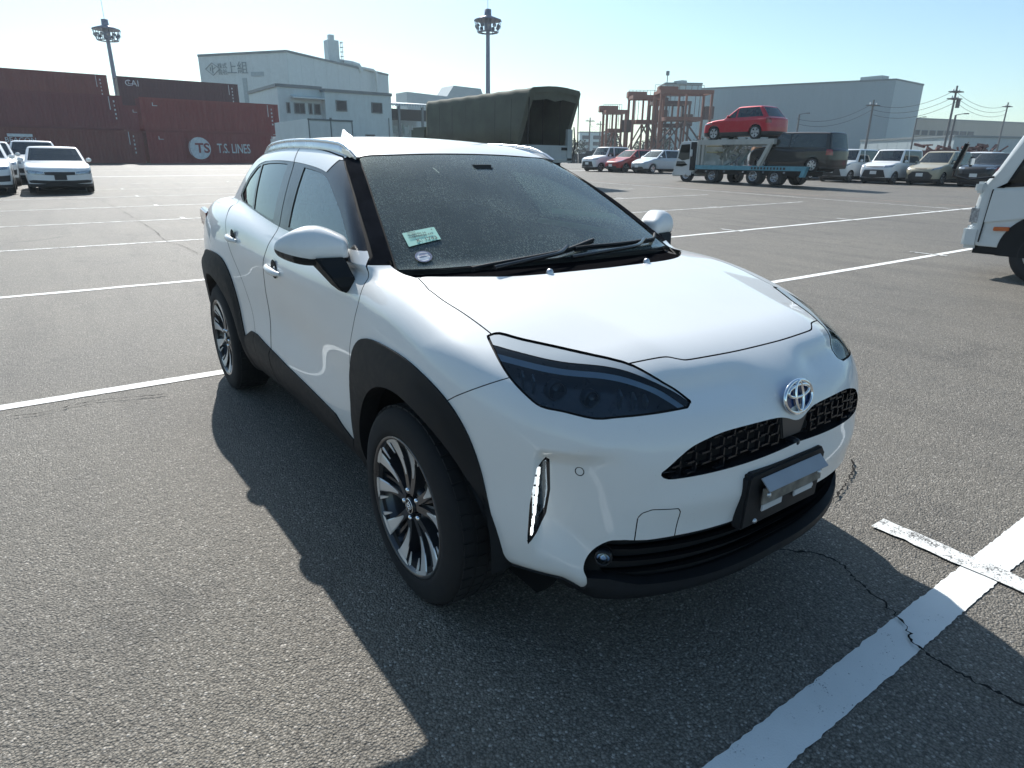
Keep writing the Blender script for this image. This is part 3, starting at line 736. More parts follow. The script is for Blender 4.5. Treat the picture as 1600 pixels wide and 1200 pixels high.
    for s in (-1, 1):
        p0 = Vector((on_front(.583, .398)-.012, s*.583, .398)); n0 = nrm(p0*1); n0 = Vector((n0.x, abs(n0.y)*s, n0.z*.3)).normalized()
        q = n0.to_track_quat('Z', 'Y').to_matrix().to_4x4(); q.translation = p0
        fl = empty('fog_lamp', (0, 0, 0)); fl.parent = root
        for nm, pr, mt in (('bezel', [(.026, -.01), (.024, .010), (.019, .012), (.018, .004)], M['gloss_black']), ('bowl', [(.019, .004), (.012, -.008), (0, -.012)], M['reflector']), ('lens', [(.019, .008), (.010, .012), (0, .013)], M['lens'])):
            m = MB(); m.lathe(pr, 24); oo = m.build(nm, mt, fl); oo.data.transform(q)
    # ---- headlamps
    for s in (-1, 1):
        hl = empty('headlamp', (0, 0, 0), 0); hl.parent = root
        t = sub('hl'); fl = (lambda v, t: (v, t)) if s > 0 else (lambda v, t: (v*[1, -1, 1], t[:, ::-1]))
        nn = N if s > 0 else N*[1, -1, 1]
        npmesh('lens', *fl(V-N*.001, t), M['lens'], hl, nn)
        E = bedges(t); WV, WT = walls(E, V-N*.001, V-N*.05); npmesh('seal', *fl(WV, WT[:, ::-1]), M['gap'], hl, smooth=False)
        npmesh('housing', *fl(V-N*.048, t), plain('lamp housing', (.045, .048, .055), .3, coat=.5, var=.3, scale=25) if 'lamp housing' not in MATS else MATS['lamp housing'], hl, nn)
        # sky's reflection as a painted brow along the top edge and the light guide beneath it
        C = V[t].mean(1); b0, b1, b2 = (c['hb%d' % k](C) for k in range(3))
        npmesh('brow_sheen', *fl(V+N*.0006, t[b0 > 0]), M['brow_sheen'], hl, nn)
        npmesh('light_guide', *fl(V-N*.016, t[(b1 < 0) & (b2 > 0)]), MATS.get('light guide') or plain('light guide', (.72, .80, .84), .25, var=0), hl, nn)
        for uq, zq, rr in ((.11, .866, .026), (.015, .852, .022)):
            # find the surface point with this (u, z)
            yy = root1(lambda y: h1(y-uq/.70711, y, zq), .95, .2); q0 = Vector((yy-uq/.70711, yy*s, zq)); n0 = nrm((q0.x, yy, zq)); n0 = Vector((n0.x, n0.y*s, n0.z))
            f0 = (Vector((1, .25*s, .05))).normalized(); q = f0.to_track_quat('Z', 'Y').to_matrix().to_4x4(); q.translation = q0-n0*.036
            m = MB(); m.lathe([(rr*1.12, -.02), (rr*1.1, .006), (rr*.95, .008), (rr*.9, .0)], 24); m.build('projector_ring', MATS['lamp housing'], hl).data.transform(q)
            m = MB(); m.lathe([(rr*.9, .0), (rr*.75, .010), (rr*.4, .016), (0, .018)], 24); m.build('projector', M['lens'], hl).data.transform(q)
            m = MB(); m.lathe([(rr*.9, -.001), (0, -.015)], 24); m.build('projector_bowl', M['gap'], hl).data.transform(q)
        # stepped reflector fins between the projectors and the inner tip
        for uq, zq, ln in ((-.06, .850, .050), (-.10, .846, .040), (-.135, .843, .028), (.175, .875, .05), (.205, .885, .04)):
            yy = root1(lambda y: h1(y-uq/.70711, y, zq), .95, .2); q0 = Vector((yy-uq/.70711, yy, zq)); n0 = nrm(q0); q0 = q0-n0*.034
            b_ = MB(); b_.box((q0.x, q0.y*s, q0.z), (.030, .006, ln), M=Matrix.Rotation(s*.5, 3, 'Z')@Matrix.Rotation(.35, 3, 'Y')); b_.build('reflector_fin', M['silver'], hl, bevel=.001)
        # daytime running lamp in the bumper corner
        dl = empty('running_lamp', (0, 0, 0)); dl.parent = root
        npmesh('housing', *fl(V-N*.006, sub('drl')), M['gloss_black'], dl, nn)
        E = bedges(np.concatenate([sub('drl'), sub('drll')])); WV, WT = walls(E, V, V-N*.012); npmesh('surround', *fl(WV, WT[:, ::-1]), M['gloss_black'], dl, smooth=False)
        npmesh('lens', *fl(V-N*.003, sub('drll')), M['lens'], dl, nn); npmesh('reflector', *fl(V-N*.012, sub('drll')), M['reflector'], dl, nn)
        for k in range(7):
            zz = .455+k*.029; uq = np.interp(zz, [.43, .5, .56, .655], [.158, .146, .142, .137])
            yy = root1(lambda y: h1(y-uq/.70711, y, zz), .95, .2); q0 = Vector((yy-uq/.70711, yy, zz)); n0 = nrm(q0); q0 = q0-n0*.008
            b_ = MB(); b_.box((q0.x, q0.y*s, q0.z), (.005, .019, .0225), M=Matrix.Rotation(-s*.7, 3, 'Z')); b_.build('led', M['led'], dl, bevel=.0012)
    # ---- emblem
    ex = on_front(0, .79)
    q = Matrix.Rotation(math.radians(-14), 4, 'Y')@Matrix.Identity(4); q.translation = (ex+.004, 0, .790)
    em = empty('front_emblem', (0, 0, 0)); em.parent = root
    m = MB(); Vd = [(0, 0, 0)]+[(0, math.cos(a)*.066, math.sin(a)*.046) for a in np.linspace(0, 2*math.pi, 41)[:-1]]
    m.raw([(.003 if i == 0 else 0.0, v[1], v[2]) for i, v in enumerate(Vd)], [(0, 1+i, 1+(i+1) % 40) for i in range(40)], True)
    m.build('badge_field', plain('blue badge', (.010, .045, .16), .15, coat=1, var=0), em).data.transform(q)
    def ring(rx, rz, cz, r, x=.006): 
        mm = MB(); mm.tube([(x, math.cos(a)*rx, math.sin(a)*rz+cz) for a in np.linspace(0, 2*math.pi, 49)], r, 8, cap=False); oo = mm.build('chrome_ring', M['chrome'], em); oo.data.transform(q)
    ring(.066, .046, 0, .0058); ring(.050, .017, .016, .0052, .008); ring(.0175, .042, .002, .0050, .009)
    # ---- plate bracket with folded silver strip, no plate fitted
    pb = empty('plate_bracket', (0, 0, 0)); pb.parent = root
    xf = .822
    m = MB(); m.prism([(-.250, .455), (.12, .455), (.135, .60), (.115, .622), (-.225, .622), (-.238, .612)], 0, xf-.03, xf+.006); m.build('back_plate', M['clad'], pb, bevel=.006)
    Mx = Matrix.Rotation(math.radians(-38), 3, 'Y')
    m = MB(); m.box((xf+.024, -.045, .588), (.004, .29, .042), M=Matrix.Rotation(math.radians(-48), 3, 'Y')); m.build('folded_strip', plain('dull aluminium strip', (.30, .32, .35), .45), pb, bevel=.001)
    m = MB(); m.box((xf+.020, -.045, .551), (.004, .29, .05)); m.build('mount_strip', plain('old adhesive', (.19, .175, .15), .8, var=.5, scale=25), pb)
    for y in (-.125, .03):
        m = MB(); m.box((xf+.011, y, .507), (.006, .095, .022)); m.build('adhesive_pad', plain('adhesive foam', (.55, .56, .57), .6) if 'adhesive foam' not in MATS else MATS['adhesive foam'], pb, bevel=.002)
    for y, z in ((-.165, .552), (.085, .552), (-.19, .470), (.08, .505)):
        m = MB(); m.lathe([(0, .006), (.006, .005), (.008, 0)], 10, c=(xf+.022 if z > .54 else xf+.006, y, z), axis='X'); m.build('screw', M['silver'], pb)
    # ---- parking sensors
    for s in (-1, 1):
        p0 = Vector((on_front(.636, .649), .636, .649)); n0 = nrm(p0); p0.y *= s; n0.y *= s
        q = n0.to_track_quat('Z', 'Y').to_matrix().to_4x4(); q.translation = p0+n0*.0005
        m = MB(); m.lathe([(.0105, 0), (.0118, .0012), (.013, 0)], 28); so = m.build('parking_sensor', M['gap'], bump); so.data.transform(q)
    # ---- door handles
    for s, doors in ((-1, (df[0], dr[0])), (1, (df[1], dr[1]))):
        for (x0, x1, z0, z1), d in (((-1.47, -1.27, .930, .916), doors[0]), ((-2.20, -2.03, 1.003, .988), doors[1])):
            ya = on_side(x0, z0); yb = on_side(x1, z1)
            m = MB(); n = 9; pts = []; R = []
            for i in range(n):
                t_ = i/(n-1); x = x0+(x1-x0)*t_; z = z0+(z1-z0)*t_; y = ya+(yb-ya)*t_
                pts.append((x, s*(y+.004+.017*math.sin(math.pi*t_)**.6), z)); R.append(.010+.007*math.sin(math.pi*t_))
            m.tube(pts, R, 12); h = m.build('door_handle', M['paint'], d)
            m = MB(); xm, zm = (x0+x1)/2+.01, (z0+z1)/2; ym = (ya+yb)/2
            m.lathe([(0, s*(ym-.003)), (.03, s*(ym+.001)), (.042, s*(ym+.003)), (.044, s*(ym+.001))], 24, c=(xm, 0, zm+.006), axis='Y'); m.build('handle_recess', M['gap'], h)
    # ---- door mirrors: rounded shell, black base, indicator strip
    def mir_f(x, y, z):
        # local frame: x forward, y outward, z up
        o = np.clip(y/.135, 0, 1.3); i_ = np.clip((-y-.02)/.115, 0, 1.3)
        top = (z-(.070-.062*np.clip((y-.0)/.135, 0, 1.3)**1.7-.050*i_**1.5))*.9
        bot = (-z-(.066-.034*o**1.5-.010*i_))
        fr = x-(.080-.105*np.clip((y-.02)/.12, 0, 1.4)**2-.02*i_-7.0*(z+.005)**2)
        return smax(smax(smax(smax(top, bot, .022), (y-.138), .03), -y-.128, .02), smax(fr, -x-.045, .012), .030)
    MV, MT = surface_nets(mir_f, (-.07, -.15, -.09), (.13, .16, .10), .006); MV = project(mir_f, MV, 3)
    for k, gfn in (('a', lambda P: P[:, 2]+.036-.20*np.clip(P[:, 1]-.0, 0, 1)), ('b', lambda P: P[:, 0]+.038)):
        MV, MT, _, _ = split(MV, MT, gfn(MV), mir_f)
    mc = MV[MT].mean(1); low_ = (mc[:, 2]+.036-.20*np.clip(mc[:, 1], 0, 1)) < 0; back_ = mc[:, 0] < -.038
    ind = low_ & (mc[:, 1] > .06) & (mc[:, 2] > -.058+.18*np.clip(mc[:, 1], 0, 1)-.02) & ~back_
    MN = grad(mir_f, MV); MN /= np.linalg.norm(MN, axis=1)[:, None]
    for s, d in ((-1, df[0]), (1, df[1])):
        dm = empty('door_mirror', (0, 0, 0)); dm.parent = d
        base = np.array([-.610, .893, 1.118]); sg = np.array([1, s, 1])
        V3 = MV@np.array([[math.cos(.40), math.sin(.40), 0], [-math.sin(.40), math.cos(.40), 0], [0, 0, 1]])+base
        def mp(t): return (V3*sg, t if s > 0 else t[:, ::-1])
        npmesh('shell', *mp(MT[~low_ & ~back_]), M['paint'], dm, MN*sg); npmesh('lower_cover', *mp(MT[low_ & ~ind & ~back_]), M['clad'], dm, MN*sg)
        npmesh('indicator', *mp(MT[ind]), MATS.get('lamp housing'), dm, MN*sg); npmesh('mirror_glass', *mp(MT[back_]), M['chrome'], dm, MN*sg)
        m = MB(); A = [(-.46, .86, 1.085), (-.56, .86, 1.085), (-.555, .80, 1.055), (-.47, .80, 1.055)]
        secs = [((-.575, .862, 1.085), .075, .050), ((-.560, .850, 1.052), .075, .046), ((-.535, .835, 1.020), .068, .040), ((-.515, .820, .985), .050, .034), ((-.505, .808, .962), .028, .024)]
        Vv = []; F = []
        for (cx, cy, cz), a, b in secs: Vv += [(cx-a, (cy-b)*s, cz), (cx+a, (cy-b)*s, cz), (cx+a*.8, (cy+b)*s, cz), (cx-a*.8, (cy+b)*s, cz)]
        for i in range(len(secs)-1):
            for k in range(4): F.append((4*i+k, 4*i+(k+1) % 4, 4*i+4+(k+1) % 4, 4*i+4+k))
        F += [(0, 1, 2, 3), tuple(4*(len(secs)-1)+k for k in range(4))]
        m.raw(Vv, F); m.build('mirror_foot', M['clad'], dm, bevel=.006)
    # ---- roof rails, fin, wipers
    for s in (-1, 1):
        m = MB(); xs = np.linspace(-1.02, -2.55, 26); pts = []; R = []
        for i, x in enumerate(xs):
            t_ = i/25; y = .528-.05*t_**1.6; lift = .030*min(1, math.sin(math.pi*min(max(t_, .0), 1))*3.2)+.004
            pts.append((x, s*y, on_top(x, y)+lift)); R.append(.0095 if 0 < i < 25 else .006)
        m.tube(pts, R, 10); rl = m.build('roof_rail', M['silver'], root)
        m = MB(); x = -1.035; y = .528; z = on_top(x, y)
        m.prism([(-1.00, z+.002), (-1.08, z+.036), (-1.16, z+.046), (-1.16, z+.02), (-1.07, z-.004)], 1, s*y-.013, s*y+.013); m.build('rail_foot', M['silver'], rl, bevel=.006)
        m = MB()
        for q0, q1 in zip(pts[:-1], pts[1:]): m.raw([(q0[0], q0[1]-.007, q0[2]), (q0[0], q0[1]+.007, q0[2]), (q1[0], q1[1]+.007, q1[2]), (q1[0], q1[1]-.007, q1[2]), (q0[0], q0[1]-.006, on_top(q0[0], abs(q0[1]))-.004), (q0[0], q0[1]+.006, on_top(q0[0], abs(q0[1]))-.004), (q1[0], q1[1]+.006, on_top(q1[0], abs(q1[1]))-.004), (q1[0], q1[1]-.006, on_top(q1[0], abs(q1[1]))-.004)], [(0, 1, 2, 3), (0, 3, 7, 4), (1, 5, 6, 2)], True)
        m.build('rail_base', M['silver'], rl)
    m = MB(); zt = on_top(-2.40, 0)
    m.raw([(-2.26, 0, zt+.012), (-2.50, -.03, zt-.014), (-2.50, .03, zt-.014), (-2.48, -.006, zt+.086), (-2.48, .006, zt+.086), (-2.38, -.024, zt), (-2.38, .024, zt), (-2.41, 0, zt+.062)], [(0, 5, 7), (0, 7, 6), (5, 1, 3, 7), (6, 7, 4, 2), (7, 3, 4), (1, 2, 4, 3)], True); m.build('shark_fin_antenna', M['paint'], root)
    def on_ws(x, y): return on_top(x, y, 1.5)
    for pts2, nm in (([(-.155, -.50), (-.185, -.28), (-.215, -.05), (-.275, .16)], 'wiper_blade'), ([(-.225, .02), (-.255, .30), (-.33, .56), (-.40, .66)], 'wiper_blade')):
        cu = curve(pts2, 6); m = MB(); m.tube([(x, y, on_ws(x, abs(y))+.016) for x, y in cu], .007, 6); m.tube([(x, y, on_ws(x, abs(y))+.006) for x, y in cu], .004, 6); m.build(nm, M['clad'], ws)
    for pts2 in ([(-.09, -.45), (-.12, -.30), (-.165, -.12), (-.225, -.02)], [(-.10, -.10), (-.14, .12), (-.20, .33), (-.31, .50)]):
        cu = curve(pts2, 6); m = MB(); m.tube([(x, y, max(on_ws(x, abs(y)), 1.03)+.026) for x, y in cu], .008, 6); m.build('wiper_arm', M['gloss_black'], ws)
    for y in (-.26, .22):
        m = MB(); m.lathe([(0, .02), (.008, .018), (.013, .010), (.014, -.01)], 12, c=(-.03, y, on_top(-.03, abs(y))-.004)); m.build('washer_nozzle', M['silver'], root)
    # ---- stickers inside the windshield
    def patch(name, quad, mat, off=.0015, n=8):
        q = np.array(quad, float); P = []; F = []
        for i in range(n+1):
            for j in range(n+1):
                a, b = i/n, j/n; xy = (q[0]*(1-a)+q[1]*a)*(1-b)+(q[3]*(1-a)+q[2]*a)*b
                p0 = Vector((xy[0], xy[1], on_ws(xy[0], abs(xy[1])))); n0 = nrm((p0.x, abs(p0.y), p0.z)); n0.y *= np.sign(p0.y); P.append(p0+n0*off)
        for i in range(n):
            for j in range(n): F.append((i*(n+1)+j, (i+1)*(n+1)+j, (i+1)*(n+1)+j+1, i*(n+1)+j+1))
        m = MB(); m.raw(P, F, True); return m.build(name, mat, ws)
    quad = [(-.426, -.598), (-.417, -.470), (-.485, -.461), (-.497, -.589)]
    st = patch('paper_slip', quad, plain('mint paper', (.30, .62, .52), .7, var=.05))
    ctr = Vector((-.456, -.53, 0)); ctr.z = on_ws(ctr.x, .53); n0 = nrm((ctr.x, .53, ctr.z)); n0.y *= -1
    xa = (Vector((.009, .128, 0))).normalized(); xa = (xa-n0*xa.dot(n0)).normalized(); ya = n0.cross(xa)
    ink = plain('pen ink', (.03, .045, .05), .7, var=0)
    def txt(body, size, du, dv):
        Mq = Matrix((xa, ya, n0)).transposed().to_4x4(); Mq.translation = ctr+xa*du+ya*dv+n0*.004; text('handwriting', body, size, Mq, ink, st, depth=.0003)
    txt('K: 1743', .026, .012, -.024); txt('HAKONEGA KS2', .0125, .0, .003); txt('YUEETEN 2A', .0125, -.012, -.0085*0+.014-.004+.006); txt('4', .012, .05, .027); txt('TRUCK', .010, -.03, .029)
    ctr = Vector((-.362, -.574, 0)); ctr.z = on_ws(ctr.x, .574); n0 = nrm((ctr.x, .574, ctr.z)); n0.y *= -1
    xa = Vector((.05, 1, 0)).normalized(); xa = (xa-n0*xa.dot(n0)).normalized(); ya = n0.cross(xa); Mq = Matrix((xa, ya, n0)).transposed().to_4x4(); Mq.translation = ctr+n0*.0025
    for nm, r0, r1, mt, o in (('round_sticker', 0, .0285, plain('sticker white', (.75, .78, .80), .5, var=0), 0), ('sticker_ring', .0245, .0305, plain('sticker blue', (.02, .07, .20), .5, var=0), .0012)):
        m = MB(); m.lathe([(r0, o), (r1, o)], 32); oo = m.build(nm, mt, ws); oo.data.transform(Mq)
    Mq2 = Mq.copy(); Mq2.translation = Mq2.translation+n0*.002-ya*.002; text('sticker_lettering', 'INSPECTED', .0105, Mq2, MATS['sticker blue'], ws, depth=.0002)
    m = MB(); m.raw([(-.014, .010, .002), (-.006, .017, .002), (.006, .017, .002), (.016, .010, .002), (.016, .006, .002), (-.016, .006, .002)], [(0, 1, 2, 3, 4, 5)]); m.build('sticker_car_shape', MATS['sticker blue'], ws).data.transform(Mq)
    # ---- cabin
    cab = empty('cabin', (0, 0, 0)); cab.parent = root
    m = MB(); m.prism([(-.20, 1.005), (-.34, 1.03), (-.62, 1.03), (-.76, .99), (-.80, .86), (-.72, .60), (-.25, .60)], 1, -.70, .70); m.build('dashboard', M['interior'], cab, bevel=.02)
    m = MB(); m.box((-1.6, 0, .33), (2.7, 1.4, .04)); m.build('floor', M['interior'], cab)
    m = MB(); m.box((-2.95, 0, .66), (.04, 1.3, .7)); m.box((-2.6, 0, .62), (.7, 1.3, .05)); m.build('load_bay', M['interior'], cab)
    for y in (-.36, .36):
        st_ = empty('seat', (0, 0, 0)); st_.parent = cab
        m = MB(); m.box((-1.22, y, .55), (.52, .50, .16)); m.build('cushion', M['seat'], st_, bevel=.05)
        m = MB(); m.box((-1.56, y, .86), (.14, .48, .62), M=Matrix.Rotation(math.radians(-18), 3, 'Y')); m.build('backrest', M['seat'], st_, bevel=.055)
        m = MB(); m.box((-1.70, y, 1.235), (.10, .27, .17), M=Matrix.Rotation(math.radians(-10), 3, 'Y')); m.build('headrest', M['seat'], st_, bevel=.04)
    m = MB(); m.box((-2.45, 0, .86), (.14, 1.28, .60), M=Matrix.Rotation(math.radians(-20), 3, 'Y')); m.build('rear_backrest', M['seat'], cab, bevel=.05)
    for y in (-.38, .38): m = MB(); m.box((-2.57, y, 1.18), (.09, .25, .14)); m.build('rear_headrest', M['seat'], cab, bevel=.035)
    m = MB(); q = Matrix.Rotation(math.radians(-64), 4, 'Y'); ctrw = Vector((-.86, -.36, .97))
    P = [ctrw+(q@Vector((math.cos(a)*.185, math.sin(a)*.185, 0))) for a in np.linspace(0, 2*math.pi, 41)]; m.tube(P, .015, 8, cap=False)
    for a in (0.15, math.pi-.15, -math.pi/2): m.bar(ctrw, ctrw+(q@Vector((math.cos(a)*.18, math.sin(a)*.18, 0))), .035, .02)
    m.box(ctrw, (.05, .14, .12)); m.build('steering_wheel', M['interior'], cab)
    m = MB(); m.box((-1.02, 0, 1.345), (.03, .22, .06)); rm = m.build('interior_mirror', M['interior'], cab, bevel=.02); m = MB(); m.box((-.90, 0, 1.375), (.12, .11, .045)); m.build('camera_housing', M['interior'], cab, bevel=.012)
    m = MB(); m.prism([(-.34, 1.075), (-.44, 1.10), (-.46, 1.08), (-.36, 1.05)], 1, -.35, .20); m.build('head_up_hood', M['interior'], cab)
    for s in (-1, 1):
        m = MB(); m.box((-1.15, s*.735, .92), (1.2, .03, .30)); m.build('door_card', M['interior'], cab)
    m = MB(); m.tube([(-.72, .685, 1.075), (-.98, .69, 1.085), (-1.32, .69, 1.09)], .016, 6); m.build('sill_reflection', plain('pale sill reflection', (.55, .62, .40), .3, var=0), cab)  # pale tube painted in for the streak reflected at the window sill
    # ---- tail lamps
    for s in (-1, 1):
        m = MB(); pts = [(-2.90, 1.085), (-3.16, 1.10), (-3.20, 1.06), (-3.18, .985), (-3.02, .955), (-2.94, 1.02)]
        Vv = []; 
        for off in (-.03, .012):
            for x, z in pts: Vv.append((x, s*((.785 if z > .97 else .765)-.05*max(0, -3.0-x)*2+off), z))
        n = len(pts); m.raw(Vv, [tuple(range(n)), tuple(range(n, 2*n))[::-1]]+[(i, (i+1) % n, n+(i+1) % n, n+i) for i in range(n)]); m.build('tail_lamp', M['red'], root, bevel=.01)
    m = MB(); m.prism([(-2.84, 1.462), (-2.93, 1.440), (-2.98, 1.420), (-2.97, 1.408), (-2.86, 1.41)], 1, -.36, .36); m.build('roof_spoiler', M['paint'], root, bevel=.012)
    return root, M
# ---------------------------------------------------------------- ground, paint, cracks
_cy, _sy = math.cos(CAM_YAW), math.sin(CAM_YAW)
def _sp(t, w_): t = np.asarray(t, float)/w_; return w_*np.where(t > 30, t, np.log1p(np.exp(np.minimum(t, 30))))
def zg(x, y):
    """the yard falls gently towards the hero car: flat here, rising about 2 % away from it"""
    d = (np.asarray(x, float)-1.716)*_cy+(np.asarray(y, float)+1.665)*_sy
    return .018*(_sp(d-9, 2.5)-_sp(d-75, 8))
def mat_asphalt():
    q = NT('asphalt').set(Roughness=.68, Specular_IOR_Level=.45)
    tc = q.n('TexCoord').outputs['Object']
    v = q.n('TexVoronoi'); v.inputs['Scale'].default_value = 135; q.l(tc, v.inputs['Vector'])
    v2 = q.n('TexVoronoi'); v2.inputs['Scale'].default_value = 34; q.l(tc, v2.inputs['Vector'])
    fine = q.noise(240, 3, .6, vec=tc); mid = q.noise(9, 5, .6, vec=tc); big = q.noise(.35, 5, .6, vec=tc); st = q.noise(1.3, 6, .7, vec=tc, dist=.4)
    wn = q.n('TexWhiteNoise'); q.l(v.outputs['Position'], wn.inputs['Vector'])
    stone = q.ramp(wn.outputs['Value'], (0, (.100, .090, .074)), (.45, (.205, .186, .156)), (.86, (.31, .283, .240)), (.95, (.50, .46, .40)), (1, (.78, .73, .66)))
    c = q.mix(.55, stone, q.ramp(fine, (.3, (.080, .072, .060)), (.7, (.28, .254, .214))))
    crev = q.ramp(v.outputs['Distance'], (.35, 1.0), (.75, .5)); c = q.mix(1, c, crev, 'MULTIPLY')
    c = q.mix(1, c, q.ramp(big, (.3, (.86, .86, .87)), (.7, (1.12, 1.11, 1.08))), 'MULTIPLY')
    c = q.mix(1, c, q.ramp(st, (.25, (.66, .66, .67)), (.42, (1, 1, 1))), 'MULTIPLY')
    mp = q.n('Mapping'); mp.inputs['Scale'].default_value = (.25, 2.2, 1); q.l(tc, mp.inputs['Vector']); tr = q.noise(1.0, 4, .6, vec=mp.outputs[0])
    c = q.mix(1, c, q.ramp(tr, (.30, (.80, .80, .81)), (.50, (1, 1, 1))), 'MULTIPLY')
    oil = q.noise(.9, 3, .5, vec=tc, dist=1.2); c = q.mix(1, c, q.ramp(oil, (.22, (.55, .55, .56)), (.31, (1, 1, 1))), 'MULTIPLY')
    q.l(c, q.b.inputs['Base Color'])
    h = q.math('ADD', q.math('MULTIPLY', v.outputs['Distance'], -1.0), q.math('MULTIPLY', v2.outputs['Distance'], -.6)); h = q.math('ADD', h, q.math('MULTIPLY', fine, .6))
    q.bump(h, .75, .009); return q.m
def mat_paint(name, col, wear, sc_=14):
    q = NT(name).set(Roughness=.7)
    tc = q.n('TexCoord').outputs['Object']
    a = q.noise(sc_, 8, .75, vec=tc); b = q.noise(150, 3, .6, vec=tc); d = q.noise(2.2, 4, .6, vec=tc)
    f = q.math('ADD', q.math('MULTIPLY', a, .55), q.math('MULTIPLY', b, .45))
    f = q.math('ADD', f, q.math('MULTIPLY', q.math('SUBTRACT', d, .5), .25))
    msk = q.ramp(f, (wear-.02, 1.0), (wear+.03, 0.0))
    pc = q.ramp(d, (.3, tuple(c*.86 for c in col)), (.7, col))
    q.l(q.mix(msk, pc, q.ramp(b, (.3, (.07, .068, .065)), (.7, (.17, .165, .155)))), q.b.inputs['Base Color'])
    q.bump(b, .5, .004); return q.m
M_ASPH = mat_asphalt()
def _ground():
    ds = np.concatenate([[-400, -60, -12], np.arange(-4, 22, 1.0), np.arange(22, 100, 3.0), [120, 200, 500, 1500]])
    ss = np.array([-1500, -300, -60, -15, 0, 15, 60, 300, 1500.])
    V = []; F = []
    for d in ds:
        for s in ss:
            x = 1.716+d*_cy+s*_sy; y = -1.665+d*_sy-s*_cy; V.append((x, y, float(zg(x, y))))
    n = len(ss)
    for i in range(len(ds)-1):
        for j in range(n-1): F.append((i*n+j, i*n+j+1, (i+1)*n+j+1, (i+1)*n+j))
    m = MB(); m.raw(V, F, True); return m.build('ground', M_ASPH, kind='structure')
GROUND = _ground()
M_LINE = mat_paint('worn white line paint', (.80, .80, .77), .36); M_LINE2 = mat_paint('faded white line paint', (.70, .70, .67), .47); M_RED = mat_paint('faded red line paint', (.36, .24, .19), .48)
_rng = random.Random(7)
def strip(a, b, wd, mat, lift=.004, step=.06, ragged=.004, name='painted_line'):
    """painted strip on the yard from a to b, edges slightly ragged, following the ground"""
    a, b = np.array(a, float), np.array(b, float); L = np.linalg.norm(b-a); n = max(2, int(min(L/step, 1400))); t = (b-a)/L; nn = np.array([-t[1], t[0]]); V = []; F = []
    for i in range(n+1):
        q = a+(b-a)*i/n
        for s in (-1, 1):
            w2 = wd/2+_rng.gauss(0, ragged); p_ = q+nn*s*w2; V.append((p_[0], p_[1], float(zg(*p_))+lift))
    F = [(2*i, 2*i+1, 2*i+3, 2*i+2) for i in range(n)]
    m = MB(); m.raw(V, F); return m.build(name, mat, GROUND)
for k, (x, y0, y1) in enumerate([(1.085, -4, 16), (-2.90, -9, 13.5), (-6.72, -14, 24), (-10.75, -16, 19), (-14.6, -18, 19), (-18.5, -20, 19), (-22.4, -22, 15), (-26.4, -2.4, 14), (-30.3, .8, 14)]):
    far = k > 1
    strip((x, y0), (x, y1), .118 if k == 0 else .105, M_LINE if k < 3 else M_LINE2, step=.016 if k < 1 else (.05 if k < 2 else .3), ragged=.0016 if not far else .006)
    for j, y in enumerate(np.arange(-8.16, y1-1, 4.552)):
        if y < y0+.5 or (k == 0 and (y < 0 or y > 3)) or (k in (1, 2) and y < 4): continue
        if k == 1 and y < 9: continue
        strip((x-.39, y), (x+.40 if k == 0 else x+.17, y), .10 if k == 0 else .085, M_LINE2 if k else mat_paint('worn tick paint', (.74, .74, .71), .46, 9), lift=.008, step=.04, name='painted_tick')
strip((-37.5, -45), (-37.5, 40), .30, M_LINE, step=1); strip((-46, -45), (-46, 40), .22, M_LINE2, step=1); strip((-56, -45), (-56, 40), .25, M_LINE2, step=1)
strip((-30, 22.3), (2, 22.3), .12, M_RED, step=.5); strip((-26, 21.4), (4, 20.4), .10, M_LINE2, step=.5)
M_CRACK = plain('crack dark', (.022, .021, .020), .95, var=0, spec=.1)  # near-black colour of the crack ribbons
def crack(pts, wd, seed, fork=True, name='crack'):
    r = random.Random(seed); P = curve(pts, 14); V = []; F = []
    for i, q in enumerate(P):
        t = P[min(i+1, len(P)-1)]-P[max(i-1, 0)]; t /= np.linalg.norm(t)+1e-9; nn = np.array([-t[1], t[0]])
        q = q+nn*r.gauss(0, .005); w2 = wd*max(.12, r.gauss(.5, .28))*(1 if 2 < i < len(P)-3 else .2)
        for s in (-1, 1): p_ = q+nn*s*w2; V.append((p_[0], p_[1], float(zg(*p_))+.0125))
    F = [(2*i, 2*i+1, 2*i+3, 2*i+2) for i in range(len(P)-1)]
    m = MB(); m.raw(V, F); m.build(name, M_CRACK, GROUND)
HERO, HM = build_hero()
# ---------------------------------------------------------------- parked cars (one parametric body, a different shape for each)
BM = {}
def bmats():
    BM['glass'] = glass('car glass', (.10, .13, .13), .8, .01, ior=1.7); BM['glass_l'] = glass('car windshield', (.40, .50, .50), .7, .01, dirt=.16, ior=1.8)
    BM['black'] = plain('black bumper plastic', (.02, .02, .022), .5, var=.1); BM['tyre'] = plain('car tyre', (.02, .02, .021), .8, var=.2)
    BM['rim'] = plain('wheel silver', (.5, .51, .53), .3, metal=.9, var=.05); BM['lamp'] = plain('headlamp', (.34, .38, .42), .10, coat=1, metal=.5, var=.6, scale=22)
    BM['chrome'] = MATS['chrome']; BM['red'] = plain('red lamp', (.25, .012, .012), .2, coat=1, var=0); BM['orange'] = plain('orange lamp', (.55, .12, .02), .25, coat=.5, var=0)
    BM['plate'] = plain('number plate', (.75, .76, .74), .5, var=0); BM['dark'] = plain('dark cabin', (.012, .012, .013), .9, var=0)
